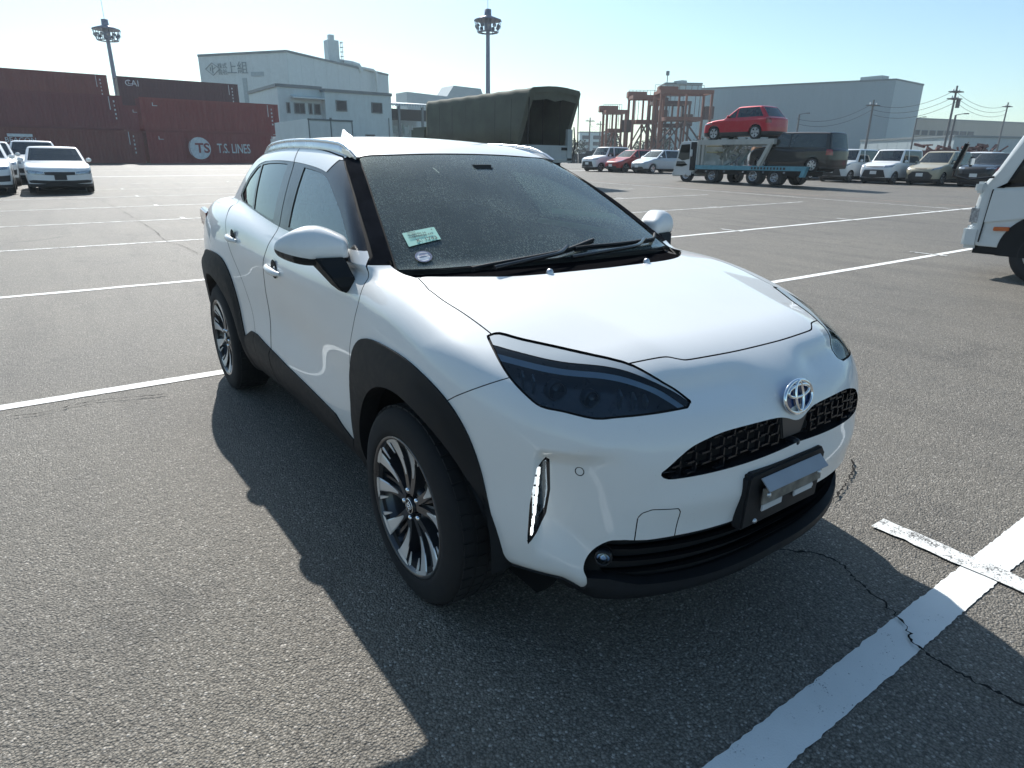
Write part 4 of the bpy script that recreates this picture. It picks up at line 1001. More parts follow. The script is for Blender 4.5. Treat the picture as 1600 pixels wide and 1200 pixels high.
def car_shape(q):
    xf = q['wb']/2+q['ohf']; xr = xf-q['L']; W2 = q['W']/2; H = q['H']; zb = q['belt']
    deck = Sp(*q['deck']) if 'deck' in q else Sp((xf+.3, q['hf']-.12), (xf-.05, q['hf']-.02), (xf-.35, q['hf']+.06), (q['xA'], q['hc']), (q['xA']-.6, zb-.02), (q['xD']+.3, zb), (xr, zb))
    gw = W2-.045; sl = q.get('tumble', .30); nose = q.get('nose', .20)
    def f(x, y, z):
        Y = np.sqrt(y*y+1e-6); e = Y/W2
        sd = Y-(W2-.012-.06*np.clip((x-(xf-.9))/.9, 0, 1.3)**2-.05*np.clip(((xr+.7)-x)/.7, 0, 1.3)**2-.9*np.maximum(z-(zb-.12), 0)**2-.10*np.maximum(.45-z, 0)+.012*gauss(z, .62, .15)*(gauss(x, q['wb']/2, .4)+gauss(x, -q['wb']/2, .4)))
        tp = (z-(deck(x)-.035*e**2))*.97
        fr = (x-(xf-nose*e**3-.10*np.maximum(z-.62, 0)-.25*np.maximum(.36-z, 0)))*.95
        re = ((xr+.14*e**3+q.get('tail', .08)*np.maximum(z-.6, 0)+.25*np.maximum(.36-z, 0))-x)*.95
        L_ = smax(smax(smax(smax(sd, tp, .09), fr, .16), re, .12), .20-z, .04)
        hr = H-.03; t = (z-zb)/(hr-zb)
        gs = (Y-(gw-.0-sl*np.maximum(z-zb, 0)-.05*np.clip((q['xC']+.5-x)/1.0, 0, 1.2)**2))*.95
        roof = z-(H-.035*e**2-.018*((x-(q['xB']+q['xC'])/2)/((q['xB']-q['xC'])/2+.01))**2-.0)
        k1 = abs(q['xA']-q['xB'])/(hr-q['hc']); w_ = (x-(q['xA']+(q['xB']-q['xA'])*(z-q['hc'])/(hr-q['hc'])-.12*e**2))/math.sqrt(1+k1*k1)
        k2 = abs(q['xD']-q['xC'])/(hr-zb); rg = ((q['xD']+(q['xC']-q['xD'])*t+.06*e**2)-x)/math.sqrt(1+k2*k2)
        G = smax(smax(smax(gs, roof, .10), w_, .04), rg, .07); G = smax(G, zb-.15-z, .02)
        return smin(L_, G, .03)
    return f, xf, xr
def make_car(name, q, paint, loc, rz, label, group=None, h=.05, wheels=True, z0=None):
    f, xf, xr = car_shape(q); W2 = q['W']/2; H = q['H']; zb = q['belt']; R = q['r']; wb = q['wb']
    V, T = surface_nets(f, (xr-.1, -.06, .12), (xf+.1, W2+.1, H+.1), h); V = project(f, V, 4)
    V, T, g, _ = split(V, T, V[:, 1]); V[np.abs(g) < 1e-9, 1] = 0; T = T[g[T].min(1) >= 0]
    zr = H-.10; xA, xB, xC, xD = q['xA'], q['xB'], q['xC'], q['xD']
    def xw(z): return xA+(xB-xA)*(z-q['hc'])/(H-.03-q['hc'])
    def xq(z): return xD+(xC-xD)*(z-zb)/(H-.03-zb)
    b0 = zb+.025; xm = q.get('xm', -.05); tp = zr+.012
    wf = [(xw(b0+.05)-.22, b0), (xm+.05, b0), (xm+.05, tp), (xw(tp)-.12, tp)]; wr = [(xm-.05, b0), (xq(b0)+.30, b0+.02), (xq(tp)+.22, tp), (xm-.05, tp)]
    hl = q.get('hl', [(.42, .62), (.80, .70), (.86, .80), (.80, .80), (.50, .74)]); gr = q.get('gr', [(0, .60), (.40, .62), (.42, .72), (0, .72)]); lo = q.get('lo', [(0, .28), (.62, .30), (.58, .44), (0, .46)])
    c = {}
    X, Y, Z = (lambda P, i=i: P[:, i] for i in range(3))
    for nm, x0 in (('a0', wb/2), ('a1', -wb/2)): c[nm] = lambda P, x0=x0: np.maximum(np.hypot(P[:, 0]-x0, P[:, 2]-R)-(R+.055), W2-.30-P[:, 1])
    c['wf'] = lambda P: np.maximum(sdpoly(P[:, [0, 2]], wf), .35-P[:, 1]); c['wr'] = lambda P: np.maximum(sdpoly(P[:, [0, 2]], wr), .35-P[:, 1])
    gw = W2-.045; sl = q.get('tumble', .30)
    c['ws'] = lambda P: np.maximum(np.maximum(P[:, 1]-(gw-sl*np.maximum(P[:, 2]-zb, 0)-.075), q['hc']+.035-P[:, 2]), np.maximum(P[:, 2]-(zr+.02), xB-.15-P[:, 0]))
    c['rg'] = lambda P: np.maximum(np.maximum(P[:, 1]-(gw-sl*np.maximum(P[:, 2]-zb, 0)-.13), zb+.04-P[:, 2]), np.maximum(P[:, 2]-zr, P[:, 0]-(xC+.02)))
    for nm, pl in (('hl', hl), ('gr', gr), ('lo', lo)):
        pl = [(a*W2/.88, b) for a, b in pl]; pl = pl+[(-a, b) for a, b in pl[::-1] if a == 0] if False else pl
        full = pl if nm == 'hl' else [(-.3, pl[0][1])]+pl+[(-.3, pl[-1][1])]
        c[nm] = lambda P, full=full: np.maximum(sdpoly(P[:, [1, 2]], full), xf-.75-P[:, 0])
    c['tl'] = lambda P: np.maximum(sdpoly(P[:, [1, 2]], [(W2-.20, zb-.30), (W2+.1, zb-.28), (W2+.1, zb-.02), (W2-.16, zb-.04)]), P[:, 0]-(xr+.35))
    c['sk'] = lambda P: P[:, 2]-q.get('skirt', .30)
    for k in c: V, T, _, _ = split(V, T, c[k](V), f, eps=1e-3)
    C = V[T].mean(1); s = {k: c[k](C) for k in c}; lab = np.full(len(T), 'body', dtype='<U6')
    def put(n_, m): lab[m & (lab == 'body')] = n_
    put('void', (s['a0'] < 0) | (s['a1'] < 0))
    for k in ('wf', 'wr', 'ws', 'rg', 'hl', 'gr', 'lo', 'tl', 'sk'): put(k, s[k] < 0)
    N = grad(f, V); N /= np.linalg.norm(N, axis=1)[:, None]
    root = empty(name, (loc[0], loc[1], float(zg(loc[0], loc[1])) if z0 is None else z0), rz, label, 'car' if 'cat' not in q else q['cat'], group)
    def part(n_, ks, mat, twin=False, off=0.):
        t = np.concatenate([T[lab == k] for k in ks]); 
        if not len(t): return
        v = V+N*off
        if twin: npmesh(n_, *mir(v, t), mat, root, N*[1, -1, 1]); return npmesh(n_, v, t, mat, root, N)
        a, b, n2 = both(v, t, N); return npmesh(n_, a, b, mat, root, n2)
    part('body', ['body'], paint); part('windshield', ['ws'], BM['glass_l'], off=-.004); part('rear_window', ['rg'], BM['glass'], off=-.004)
    part('front_window', ['wf'], BM['glass_l'] if q.get('clear') else BM['glass'], True, -.006); part('rear_side_window', ['wr'], BM['glass'], True, -.006)
    part('headlamp', ['hl'], BM['lamp'], True, .004); part('grille', ['gr'], q.get('grm', BM['black']), off=-.006); part('lower_intake', ['lo'], BM['black'], off=-.006); part('tail_lamp', ['tl'], BM['red'], True, .004)
    part('skirt', ['sk'], BM['black'])
    m = MB(); m.box(((xA+xD)/2, 0, zb-.1), (abs(xA-xD)-.5, q['W']-.3, .04)); m.box((q.get('seatx', -.15), 0, zb), (.12, q['W']-.5, .5)); m.build('cabin', BM['dark'], root)
    for x0 in (wb/2, -wb/2):
        m = MB(); m.box((x0, 0, R+.05), (2*R+.1, q['W']-.55, 2*R*.9)); m.build('wheel_well', BM['dark'], root)
        for sg in (-1, 1):
            yc = sg*(W2-.115)
            w_ = empty('wheel', (x0, yc, R)); w_.parent = root
            m = MB(); m.lathe([(R*.66, sg*.095), (R*.78, sg*.105), (R*.93, sg*.10), (R, sg*.07), (R, -sg*.07), (R*.93, -sg*.10), (R*.66, -sg*.1)], 28, axis='Y'); m.build('tyre', BM['tyre'], w_)
            m = MB(); m.lathe([(0, sg*.02), (R*.60, sg*.02)], 20, axis='Y'); m.build('brake', BM['dark'], w_)
            m = MB(); m.lathe([(R*.60, sg*.09), (R*.68, sg*.105), (R*.69, sg*.09)], 28, axis='Y')
            ns = q.get('spokes', 5)
            for k in range(ns):
                a = 2*math.pi*k/ns+.3; d = Vector((math.cos(a), 0, math.sin(a))); tn = Vector((-math.sin(a), 0, math.cos(a))); o = Vector((0, sg*.085, 0))
                w0, w1 = q.get('spw', (.05, .035)); m.raw([d*.02+tn*w0+o, d*.02-tn*w0+o, d*R*.63-tn*w1+o*1.1, d*R*.63+tn*w1+o*1.1], [(0, 1, 2, 3)])
            m.build('rim', q.get('rimm', BM['rim']), w_)
    for sg in (-1, 1):
        m = MB(); m.lathe([(0, -.09), (.06, -.06), (.075, 0), (.06, .06), (0, .09)], 10, c=(xA-.40, sg*(W2+.05), zb+.09), axis='Y'); m.build('door_mirror', q.get('mirm', paint), root)
    m = MB(); m.box((xf+.005, 0, q.get('pz', .46)), (.02, .33, .165)); m.build('number_plate', q.get('platem', BM['plate']), root)
    return root
# ---------------------------------------------------------------- cars placed in the yard
def place_cars():
    bmats()
    P = {}
    def pt(k, c, **kw):
        P[k] = carpaint('paint '+k, c, dust=.012 if max(c) < .05 else .06, **kw); return P[k]
    white = pt('white', (.78, .80, .80)); silver = pt('pale silver', (.42, .48, .52), flake=.4); red = pt('deep red', (.46, .012, .030), flake=.2); red2 = pt('bright red', (.38, .018, .02)); black = pt('black', (.008, .009, .011)); beige = pt('sand beige', (.40, .36, .26)); grey = pt('grey', (.16, .17, .18), flake=.3); pearl = pt('pearl grey', (.62, .66, .67)); black2 = pt('gloss black van', (.004, .0045, .005)); navy = pt('dark blue', (.015, .03, .07))
    wagon = dict(L=4.78, W=1.83, H=1.47, wb=2.79, ohf=.87, r=.325, belt=.93, hf=.80, hc=.96, xA=.72, xB=-.02, xC=-1.75, xD=-2.30, hl=[(.40, .57), (.78, .60), (.87, .69), (.80, .715), (.42, .665)], gr=[(0, .555), (.385, .57), (.405, .66), (0, .66)], lo=[(0, .27), (.78, .33), (.82, .40), (.70, .42), (.30, .40), (0, .40)], grm=BM['black'], pz=.50, platem=BM['black'], clear=1)
    hatch = dict(L=3.95, W=1.69, H=1.56, wb=2.55, ohf=.78, r=.30, belt=.98, hf=.74, hc=1.0, xA=.98, xB=.12, xC=-1.55, xD=-1.85, hl=[(.46, .62), (.84, .74), (.84, .86), (.60, .74)], gr=[(0, .58), (.30, .60), (.36, .66), (0, .66)], lo=[(0, .26), (.60, .28), (.52, .42), (0, .44)], nose=.30)
    box = dict(L=3.70, W=1.67, H=1.735, wb=2.49, ohf=.70, r=.29, belt=1.02, hf=.92, hc=1.10, xA=.86, xB=.42, xC=-1.66, xD=-1.80, tumble=.14, hl=[(.50, .80), (.84, .82), (.85, .93), (.52, .90)], gr=[(0, .80), (.48, .82), (.48, .86), (0, .86)], lo=[(0, .30), (.66, .32), (.52, .68), (0, .70)], nose=.14, pz=.55)
    sienta = dict(L=4.24, W=1.69, H=1.675, wb=2.75, ohf=.80, r=.30, belt=1.0, hf=.84, hc=1.05, xA=1.05, xB=.25, xC=-1.75, xD=-2.0, tumble=.2, hl=[(.52, .70), (.84, .80), (.84, .90), (.56, .80)], gr=[(0, .74), (.30, .76), (.30, .80), (0, .80)], lo=[(0, .28), (.56, .30), (.62, .46), (.40, .64), (0, .66)], nose=.28, pz=.5)
    suvs = dict(L=4.0, W=1.70, H=1.62, wb=2.525, ohf=.78, r=.34, belt=1.05, hf=.93, hc=1.08, xA=.72, xB=.0, xC=-1.60, xD=-1.80, hl=[(.46, .82), (.84, .84), (.84, .92), (.48, .90)], gr=[(0, .58), (.52, .62), (.56, .80), (0, .80)], lo=[(0, .32), (.6, .34), (.56, .46), (0, .46)], nose=.16, pz=.54)
    cx5 = dict(L=4.545, W=1.84, H=1.69, wb=2.70, ohf=.92, r=.36, belt=1.09, hf=.88, hc=1.09, xA=.82, xB=.0, xC=-1.50, xD=-2.05, hl=[(.50, .78), (.86, .82), (.88, .88), (.54, .84)], gr=[(0, .56), (.44, .58), (.50, .80), (0, .80)], lo=[(0, .34), (.7, .36), (.66, .46), (0, .46)], nose=.22, skirt=.40, rimm=BM['rim'], spokes=5, spw=(.035, .09))
    mini = dict(L=4.77, W=1.74, H=1.845, wb=2.85, ohf=.93, r=.33, belt=1.10, hf=.95, hc=1.14, xA=1.30, xB=.55, xC=-2.10, xD=-2.28, tumble=.14, hl=[(.46, .82), (.84, .86), (.84, .96), (.48, .92)], gr=[(0, .56), (.46, .60), (.46, .84), (0, .84)], lo=[(0, .30), (.6, .32), (.56, .44), (0, .44)], nose=.16, spokes=7, spw=(.03, .05))
    audi = dict(wagon); audi.update(L=4.66, W=1.87, H=1.62, belt=1.04, hf=.84, hc=1.05, r=.36, gr=[(0, .50), (.34, .54), (.38, .78), (0, .80)], hl=[(.46, .72), (.82, .76), (.84, .84), (.48, .82)], lo=[(.50, .38), (.80, .40), (.82, .58), (.62, .56)])
    west = 'cars standing left of the white crossover'
    make_car('parked_car', wagon, white, (-26.5, -.92), 0, 'low white station wagon facing the camera on the far left', west, h=.035)
    van = dict(audi); van.update(H=1.66)
    make_car('parked_car', van, white, (-33.8, -1.42), 0, 'taller white car mostly hidden behind the white station wagon', west, h=.05)
    make_car('parked_car', audi, white, (-26.6, -3.08), 0, 'white car with hexagonal bumper vent cut off by the left edge', west, h=.035)
    make_car('parked_car', audi, pearl, (-31.9, -2.95), 0, 'second white car half seen behind the one at the left edge', west, h=.05)
    mid = 'cars parked beside the straddle carriers'
    S = -math.pi/2
    make_car('parked_car', box, white, (-36.2, 34.0), S, 'boxy white car leftmost of the group beside the canvas truck', mid, h=.045)
    make_car('parked_car', hatch, red2, (-34.0, 34.4), S, 'bright red compact car between the boxy white and silver ones', mid, h=.045)
    make_car('parked_car', hatch, silver, (-31.9, 34.9), S, 'pale silver compact hatchback in front of the red straddle carriers', mid, h=.045)
    make_car('parked_car', sienta, grey, (-35.0, 41.5), S, 'dark grey car whose roof shows above the silver hatchback', mid, h=.06)
    make_car('parked_car', suvs, white, (-33.0, 41.0), S, 'white crossover half hidden by the car carrier cab', mid, h=.05)
    make_car('parked_car', suvs, navy, (-42.5, 46.0), S, 'dark blue car far behind the boxy white one', mid, h=.07)
    make_car('parked_car', hatch, black, (-44.5, 52.0), S, 'black car far behind the silver hatchback', mid, h=.07)
    east = 'cars parked in a row behind the car carrier'
    make_car('parked_car', mini, red2, (-23.8, 37.5), S, 'dark red minivan seen through the car carrier frame', east, h=.05)
    make_car('parked_car', hatch, white, (-21.3, 36.8), S, 'small white car seen through the lower deck of the carrier', east, h=.055)
    make_car('parked_car', box, pearl, (-18.5, 36.0), S, 'boxy pale grey car just right of the black minivan tail', east, h=.04)
    make_car('parked_car', box, white, (-16.35, 36.4), S, 'boxy white car with big dark trapezoid grille in the row', east, h=.04)
    make_car('parked_car', sienta, beige, (-14.35, 37.3), S, 'sand beige car between the boxy white and the black one', east, h=.04)
    make_car('parked_car', suvs, black, (-12.2, 37.9), S, 'black car in the row behind the truck mirror', east, h=.04)
    make_car('parked_car', hatch, red, (-10.2, 38.4), S, 'red car mostly hidden by the white truck cab', east, h=.05)
    for i, (x, y, pn, q, lb) in enumerate([(-15.2, 44.4, white, sienta, 'white roof above and behind the boxy white car'), (-12.6, 45.2, white, suvs, 'white roof behind the beige car'), (-10.2, 45.8, silver, box, 'silver roof behind the black car')]):
        make_car('parked_car', q, pn, (x, y), S, lb, 'cars in the second row behind', h=.06)
    # cars riding on the carrier
    r = make_car('sport_utility_car', cx5, red, (-19.45, 27.35), math.pi, 'red crossover riding on the upper deck of the car carrier', h=.03, z0=2.50); r.scale = (.88, .88, .90)
    r = make_car('minivan', mini, black2, (-16.45, 27.35), math.pi, 'black minivan riding tail out on the lower deck of the carrier', h=.035, z0=1.10)
    r.rotation_euler = (0, math.radians(-1.5), math.pi); r.scale = (.90, .92, .93)
place_cars()
# ---------------------------------------------------------------- yard: containers, trucks, buildings, masts
def Zg(x, y): return float(zg(x, y))
def mat_metal_sheet(name, col, rough=.55, var=.25, streak=.35):
    """painted sheet steel with vertical dirt streaks"""
    q = NT(name).set(Roughness=rough)
    tc = q.n('TexCoord').outputs['Object']; mp = q.n('Mapping'); mp.inputs['Scale'].default_value = (1, 1, .08); q.l(tc, mp.inputs['Vector'])
    a = q.noise(1.5, 6, .65, vec=tc); b = q.noise(2.2, 5, .7, vec=mp.outputs[0])
    c = q.mix(q.ramp(a, (.35, 0.0), (.75, var)), col, tuple(v*.45+.02 for v in col)); c = q.mix(q.ramp(b, (.45, 0.0), (.75, streak)), c, tuple(v*.55 for v in col))
    q.l(c, q.b.inputs['Base Color']); return q.m
def container(x, y0, tier, length, col, label, doors=None, dx=0):
    """corrugated box along y with its long side facing +x"""
    h = 2.591; wd = 2.438; z0 = Zg(x, 8)-.03+tier*(h+.05); mat = col
    r = empty('shipping_container', (x, y0, z0), 0, label, 'container', 'shipping containers stacked behind the yard')
    n = int(length/.28); V = []; F = []; ys = []
    for i in range(n):
        a = .10+(length-.2)*i/n; s = (length-.2)/n
        ys += [(a, 0), (a+s*.28, 0), (a+s*.40, -.036), (a+s*.88, -.036)]
    ys.append((length-.1, 0))
    for sx, nm in ((1, 'side_panel'), (-1, 'side_panel')):
        V = []; F = []
        for a, d in ys: V += [(sx*(wd/2-.02+d), a, .16), (sx*(wd/2-.02+d), a, h-.11)]
        F = [(2*i, 2*i+2, 2*i+3, 2*i+1) for i in range(len(ys)-1)]
        m = MB(); m.raw(V, F); m.build(nm, mat, r)
    m = MB(); m.box((0, length/2, h-.03), (wd-.06, length-.1, .03)); m.build('roof_panel', mat, r)
    for yy, nm in ((.05, 'end_panel'), (length-.05, 'door_panel')):
        m = MB(); m.box((0, yy, h/2), (wd-.1, .05, h-.2)); e = m.build(nm, mat, r)
        if nm == 'door_panel':
            m = MB()
            for xx in (-.9, -.35, .35, .9): m.tube([(xx, length, .12), (xx, length, h-.12)], .025, 6)
            m.build('locking_bar', MATS['wheel silver'], e)
    for sx in (-1, 1):
        for zz in (.08, h-.055):
            m = MB(); m.box((sx*(wd/2-.05), length/2, zz), (.10, length-.3, .15 if zz < 1 else .11)); m.build('side_rail', mat, r)
        for yy in (.08, length-.08):
            m = MB(); m.box((sx*(wd/2-.08), yy, h/2), (.16, .16, h-.2)); m.build('corner_post', mat, r)
            for zz in (.06, h-.06): m = MB(); m.box((sx*(wd/2-.085), yy, zz), (.178, .178, .118)); m.build('corner_casting', mat, r)
    return r, h, wd
M_CW = plain('container lettering', (.62, .66, .68), .6, var=.15)
C1 = mat_metal_sheet('container oxide red', (.25, .046, .044)); C2 = mat_metal_sheet('container dark maroon', (.185, .040, .044)); C3 = mat_metal_sheet('container brown', (.20, .050, .042)); C4 = mat_metal_sheet('container blackish maroon', (.095, .030, .036))
FACE = Matrix(((0, 0, 1, 0), (1, 0, 0, 0), (0, 1, 0, 0), (0, 0, 0, 1)))      # text lying on a +x face, reading along +y
def on_face(x, y, z): return Matrix.Translation((x, y, z))@FACE
def small_marks(r, h, wd, length, rng):
    for k in range(5):
        m = MB(); m.box((wd/2+.006, length-.62-.0*k, h-.45-k*.32), (.004, .07+.05*rng.random(), .15)); m.build('stencil_mark', M_CW, r)
    m = MB(); m.box((wd/2+.006, length-.95, h-.6), (.004, .05, 1.0)); m.build('stencil_column', M_CW, r)
def build_containers():
    rng = random.Random(3)
    LN = 11.35
    for y0, tier, col, x, lb in [(-16.4, 0, C2, -65, 'maroon container at the bottom of the stack at the far left edge'), (-4.85, 0, C3, -65, 'brown red container on the ground left of the lettered one'), (6.85, 0, C1, -65, 'red container on the ground with white T.S. LINES lettering'),
                         (-17.4, 1, C3, -65, 'maroon container in the middle tier at the left edge'), (-5.85, 1, C2, -65, 'dark maroon container in the middle tier above the brown one'), (6.75, 1, C1, -65, 'red container in the middle tier above the lettered one'),
                         (-16.9, 2, C2, -79, 'container in the top tier at the left edge'), (-5.3, 2, C3, -79, 'brown maroon container in the top tier on the left'), (6.9, 2, C4, -79, 'darkest container in the top tier with white CAI letters'),
                         (-5.3, 1, C2, -79, 'container in the back row under the brown maroon top one'), (6.9, 1, C2, -79, 'container in the back row under the darkest one'), (-5.3, 0, C2, -79, 'container on the ground in the back row on the left'), (6.9, 0, C2, -79, 'container on the ground in the back row on the right')]:
        r, h, wd = container(x, y0, tier, LN, col, lb)
        small_marks(r, h, wd, LN, rng)
        if 'LINES' in lb:
            text('lettering', 'T.S. LINES', 1.12, on_face(wd/2+.01, 6.95, 1.28), M_CW, r, depth=.004, bold=.012, xscale=.60)
            m = MB(); m.lathe([(.0, 0), (.92, 0)], 48, axis='X', c=(wd/2+.008, 4.05, 1.30)); m.build('round_logo', M_CW, r)
            text('logo_letters', 'TS', 1.1, on_face(wd/2+.013, 4.3, 1.28), col, r, depth=.003, bold=.03)
            for k in range(5):
                m = MB(); m.tube([(wd/2+.012, 3.7+.5*math.cos(a)-.35+.1*k, 1.30+.86*math.sin(a)) for a in np.linspace(1.9+.0*k, 4.4, 14)], .02, 4); m.build('logo_stripe', col, r)
        if 'CAI' in lb: text('lettering', 'CAI', .78, on_face(wd/2+.01, 1.25, 2.0), M_CW, r, depth=.004, bold=.004)
        if 'ground left' in lb: text('lettering', 'BEACON', .5, on_face(wd/2+.01, 3.0, 1.65), M_CW, r, depth=.004); m = MB(); m.box((wd/2+.01, 3.0, 2.0), (.004, 1.6, .22)); m.build('stencil_mark', M_CW, r)
        for yy in (1.1,):
            m = MB(); m.box((wd/2+.006, yy, h-.62), (.004, .38, .05)); m.box((wd/2+.006, yy-.16, h-.5), (.004, .06, .24)); m.build('caution_mark', M_CW, r)
build_containers()
# ---- buildings
W1 = mat_metal_sheet('white cladding', (.60, .67, .67), .6, .22, .2); W2_ = mat_metal_sheet('pale blue white cladding', (.52, .63, .64), .6, .2, .25); GB = mat_metal_sheet('grey blue cladding', (.29, .36, .39), .6, .15, .2); GB2 = mat_metal_sheet('light grey cladding', (.38, .45, .47), .6, .15, .2); BE = mat_metal_sheet('beige cladding', (.36, .33, .27), .6, .2, .25)
DKG = glass('building glass', (.10, .14, .16), .5, .02); DK = plain('dark recess', (.03, .035, .04), .8, var=.2); TRIM = plain('grey trim', (.16, .19, .20), .6)
def wall_frame(a, b):
    a, b = Vector(a+(0,)), Vector(b+(0,)); u = (b-a).normalized(); n = Vector((u.y, -u.x, 0)); return a, u, n, (b-a).length
def prism_building(name, foot, z0, tops, mat, label, cat='building', pitch=1.2, panels=True, roofm=None, faces=None):
    """walls over a footprint (seen counter-clockwise), each with raised panel seams; roof slab with a lip"""
    r = empty(name, (foot[0][0], foot[0][1], z0), 0, label, cat); o = Vector((foot[0][0], foot[0][1], z0)); n = len(foot)
    for i in range(n):
        a, b = foot[i], foot[(i+1) % n]; za, zb_ = tops[i], tops[(i+1) % n]
        m = MB(); m.raw([Vector((a[0], a[1], z0))-o, Vector((b[0], b[1], z0))-o, Vector((b[0], b[1], zb_))-o, Vector((a[0], a[1], za))-o], [(0, 1, 2, 3)]); w_ = m.build('wall', mat, r)
        if faces is None or i in faces:
            A, u, nn, L = wall_frame(a, b); k = max(1, int(L/pitch)); m = MB()
            for j in range(k+1):
                t = j/k; p_ = A+u*L*t+nn*.0; zt = za+(zb_-za)*t
                m.box(Vector((p_.x, p_.y, (z0+zt)/2))-o, (.10, .05, zt-z0), M=Matrix.Rotation(math.atan2(u.y, u.x), 3, 'Z'))
            if panels: m.build('panel_seams', mat, w_, kind='stuff')
            m = MB(); m.bar(Vector((a[0], a[1], za))-o, Vector((b[0], b[1], zb_))-o, .35, .35); m.build('eave_trim', TRIM, r)
    m = MB(); m.raw([Vector((a[0], a[1], t-.1))-o for a, t in zip(foot, tops)], [tuple(range(n))]); m.build('roof', roofm or TRIM, r)
    return r, o
def window_on(r, o, a, b, s0, s1, z0, z1, mull=0, name='window', gm=None):
    A, u, n, L = wall_frame(a, b); c = A+u*(s0+s1)/2; rot = Matrix.Rotation(math.atan2(u.y, u.x), 3, 'Z')
    m = MB()
    for (ss, sz, w_, h_) in ((0, (z1+z0)/2, s1-s0+.16, 0), ):
        for zz in (z0-.05, z1+.05): m.box(Vector((c.x, c.y, zz))+n*.06-o, (s1-s0+.2, .16, .1), M=rot)
        for q in (s0-.05, s1+.05): p_ = A+u*q; m.box(Vector((p_.x, p_.y, (z0+z1)/2))+n*.06-o, (.1, .16, z1-z0+.1), M=rot)
        for k in range(mull): p_ = A+u*(s0+(s1-s0)*(k+1)/(mull+1)); m.box(Vector((p_.x, p_.y, (z0+z1)/2))+n*.055-o, (.07, .1, z1-z0), M=rot)
    fr = m.build(name, TRIM, r)
    m = MB(); m.box(Vector((c.x, c.y, (z0+z1)/2))+n*.02-o, (s1-s0, .03, z1-z0), M=rot); m.build('pane', gm or DK, fr)
    return fr
def face_text(r, o, a, b, s, z, body, size, mat, off=.12, name='lettering', bold=0):
    A, u, n, L = wall_frame(a, b); p_ = A+u*s+n*off; M_ = Matrix((u, Vector((0, 0, 1)), n)).transposed().to_4x4(); M_.translation = Vector((p_.x, p_.y, z))-o
    return text(name, body, size, M_, mat, r, depth=.02, bold=bold)
def build_kamigumi():
    z = Zg(-120, 40); A, B, C, D = (-133.0, 26.0), (-120.5, 37.6), (-139.9, 65.5), (-152, 54)
    foot = [A, B, C, D]; r, o = prism_building('warehouse', foot, z, [18.3, 18.7, 18.8, 18.3], W1, 'tall white warehouse with a diamond logo and a chimney on its roof', pitch=3.4)
    ink = plain('faded blue sign paint', (.21, .27, .29), .7, var=.2)
    face_text(r, o, A, B, 7.4, 16.1, '上組', 2.1, ink); face_text(r, o, A, B, 4.55, 16.55, '株式', .95, ink); face_text(r, o, A, B, 4.55, 15.55, '会社', .95, ink)
    Aw, u, n, L = wall_frame(A, B)
    def Pt(s, zz, off=.12): return Vector((Aw.x, Aw.y, 0))+u*s+n*off+Vector((0, 0, zz))-o
    m = MB(); dm = [(1.2, 16.1), (2.6, 17.1), (4.0, 16.1), (2.6, 15.1)]
    for k in range(4): m.bar(Pt(*dm[k]), Pt(*dm[(k+1) % 4]), .16, .05)
    m.bar(Pt(2.6, 16.7), Pt(2.6, 15.4), .16, .05); m.bar(Pt(2.6, 16.0), Pt(3.2, 16.4), .14, .05); m.bar(Pt(2.2, 15.8), Pt(2.2, 16.4), .12, .05); m.build('diamond_logo', ink, r)
    st = plain('stain', (.33, .40, .42), .8, var=.2)
    m = MB(); m.b2(Pt(9.6, 11.0, .06), Pt(9.6, 11.0, .06)); 
    for s0, z0, w_, h_ in ((8.6, 11.5, .8, 6.2), (11.2, 15.2, 2.4, .7)):
        q = Pt(s0, z0, .08); mm = MB(); mm.box(q, (w_, .06, h_), M=Matrix.Rotation(math.atan2(u.y, u.x), 3, 'Z')); mm.build('wall_patch', st, r)
    # chimney, duct and roof pipework
    ch = empty('chimney', (0, 0, 0)); ch.parent = r
    def RP(x, y, zz): return Vector((x, y, zz))-o
    m = MB(); m.box(RP(-133, 50.5, 20.9), (2.2, 2.2, 4.4)); m.build('stack', W1, ch); m = MB(); m.box(RP(-133, 50.5, 23.4), (1.0, 1.0, 1.4)); m.build('flue', W1, ch)
    m = MB()
    for k in range(5): m.box(RP(-131.6, 52.0, 19.5+k*.8), (.8, .5, .06))
    for dx in (-.4, .4): m.bar(RP(-131.6+dx, 52.0, 18.8), RP(-131.6+dx, 52.0, 23.0), .08)
    m.build('ladder', TRIM, ch)
    m = MB(); P_ = [(-132, 51.5, 19.4), (-133, 54.5, 19.4), (-133.4, 56, 19.2), (-133.6, 56.6, 18.2)]; m.tube([RP(*q) for q in P_], .55, 10); m.build('roof_duct', W1, r)
    m = MB(); P_ = [(-134, 57.0, 18.9), (-135.5, 60, 18.9), (-135.8, 60.8, 18.6), (-135.6, 61.1, 14), (-135.6, 61.1, 8)]; m.tube([RP(*q) for q in P_], .32, 8); m.build('drain_pipe', W1, r)
    rr = random.Random(5)
    m = MB()
    A2, u2, n2, L2 = wall_frame(B, C)
    for k in range(26):
        s = 1+L2*rr.random()*.9; zz = 10+.8*rr.random(); p_ = A2+u2*s+n2*.35; m.box(Vector((p_.x, p_.y, zz))-o, (.2+.9*rr.random(), .3, .15+.5*rr.random()), M=Matrix.Rotation(math.atan2(u2.y, u2.x), 3, 'Z'))
    m.build('pipe_gallery', TRIM, r, kind='stuff')
build_kamigumi()
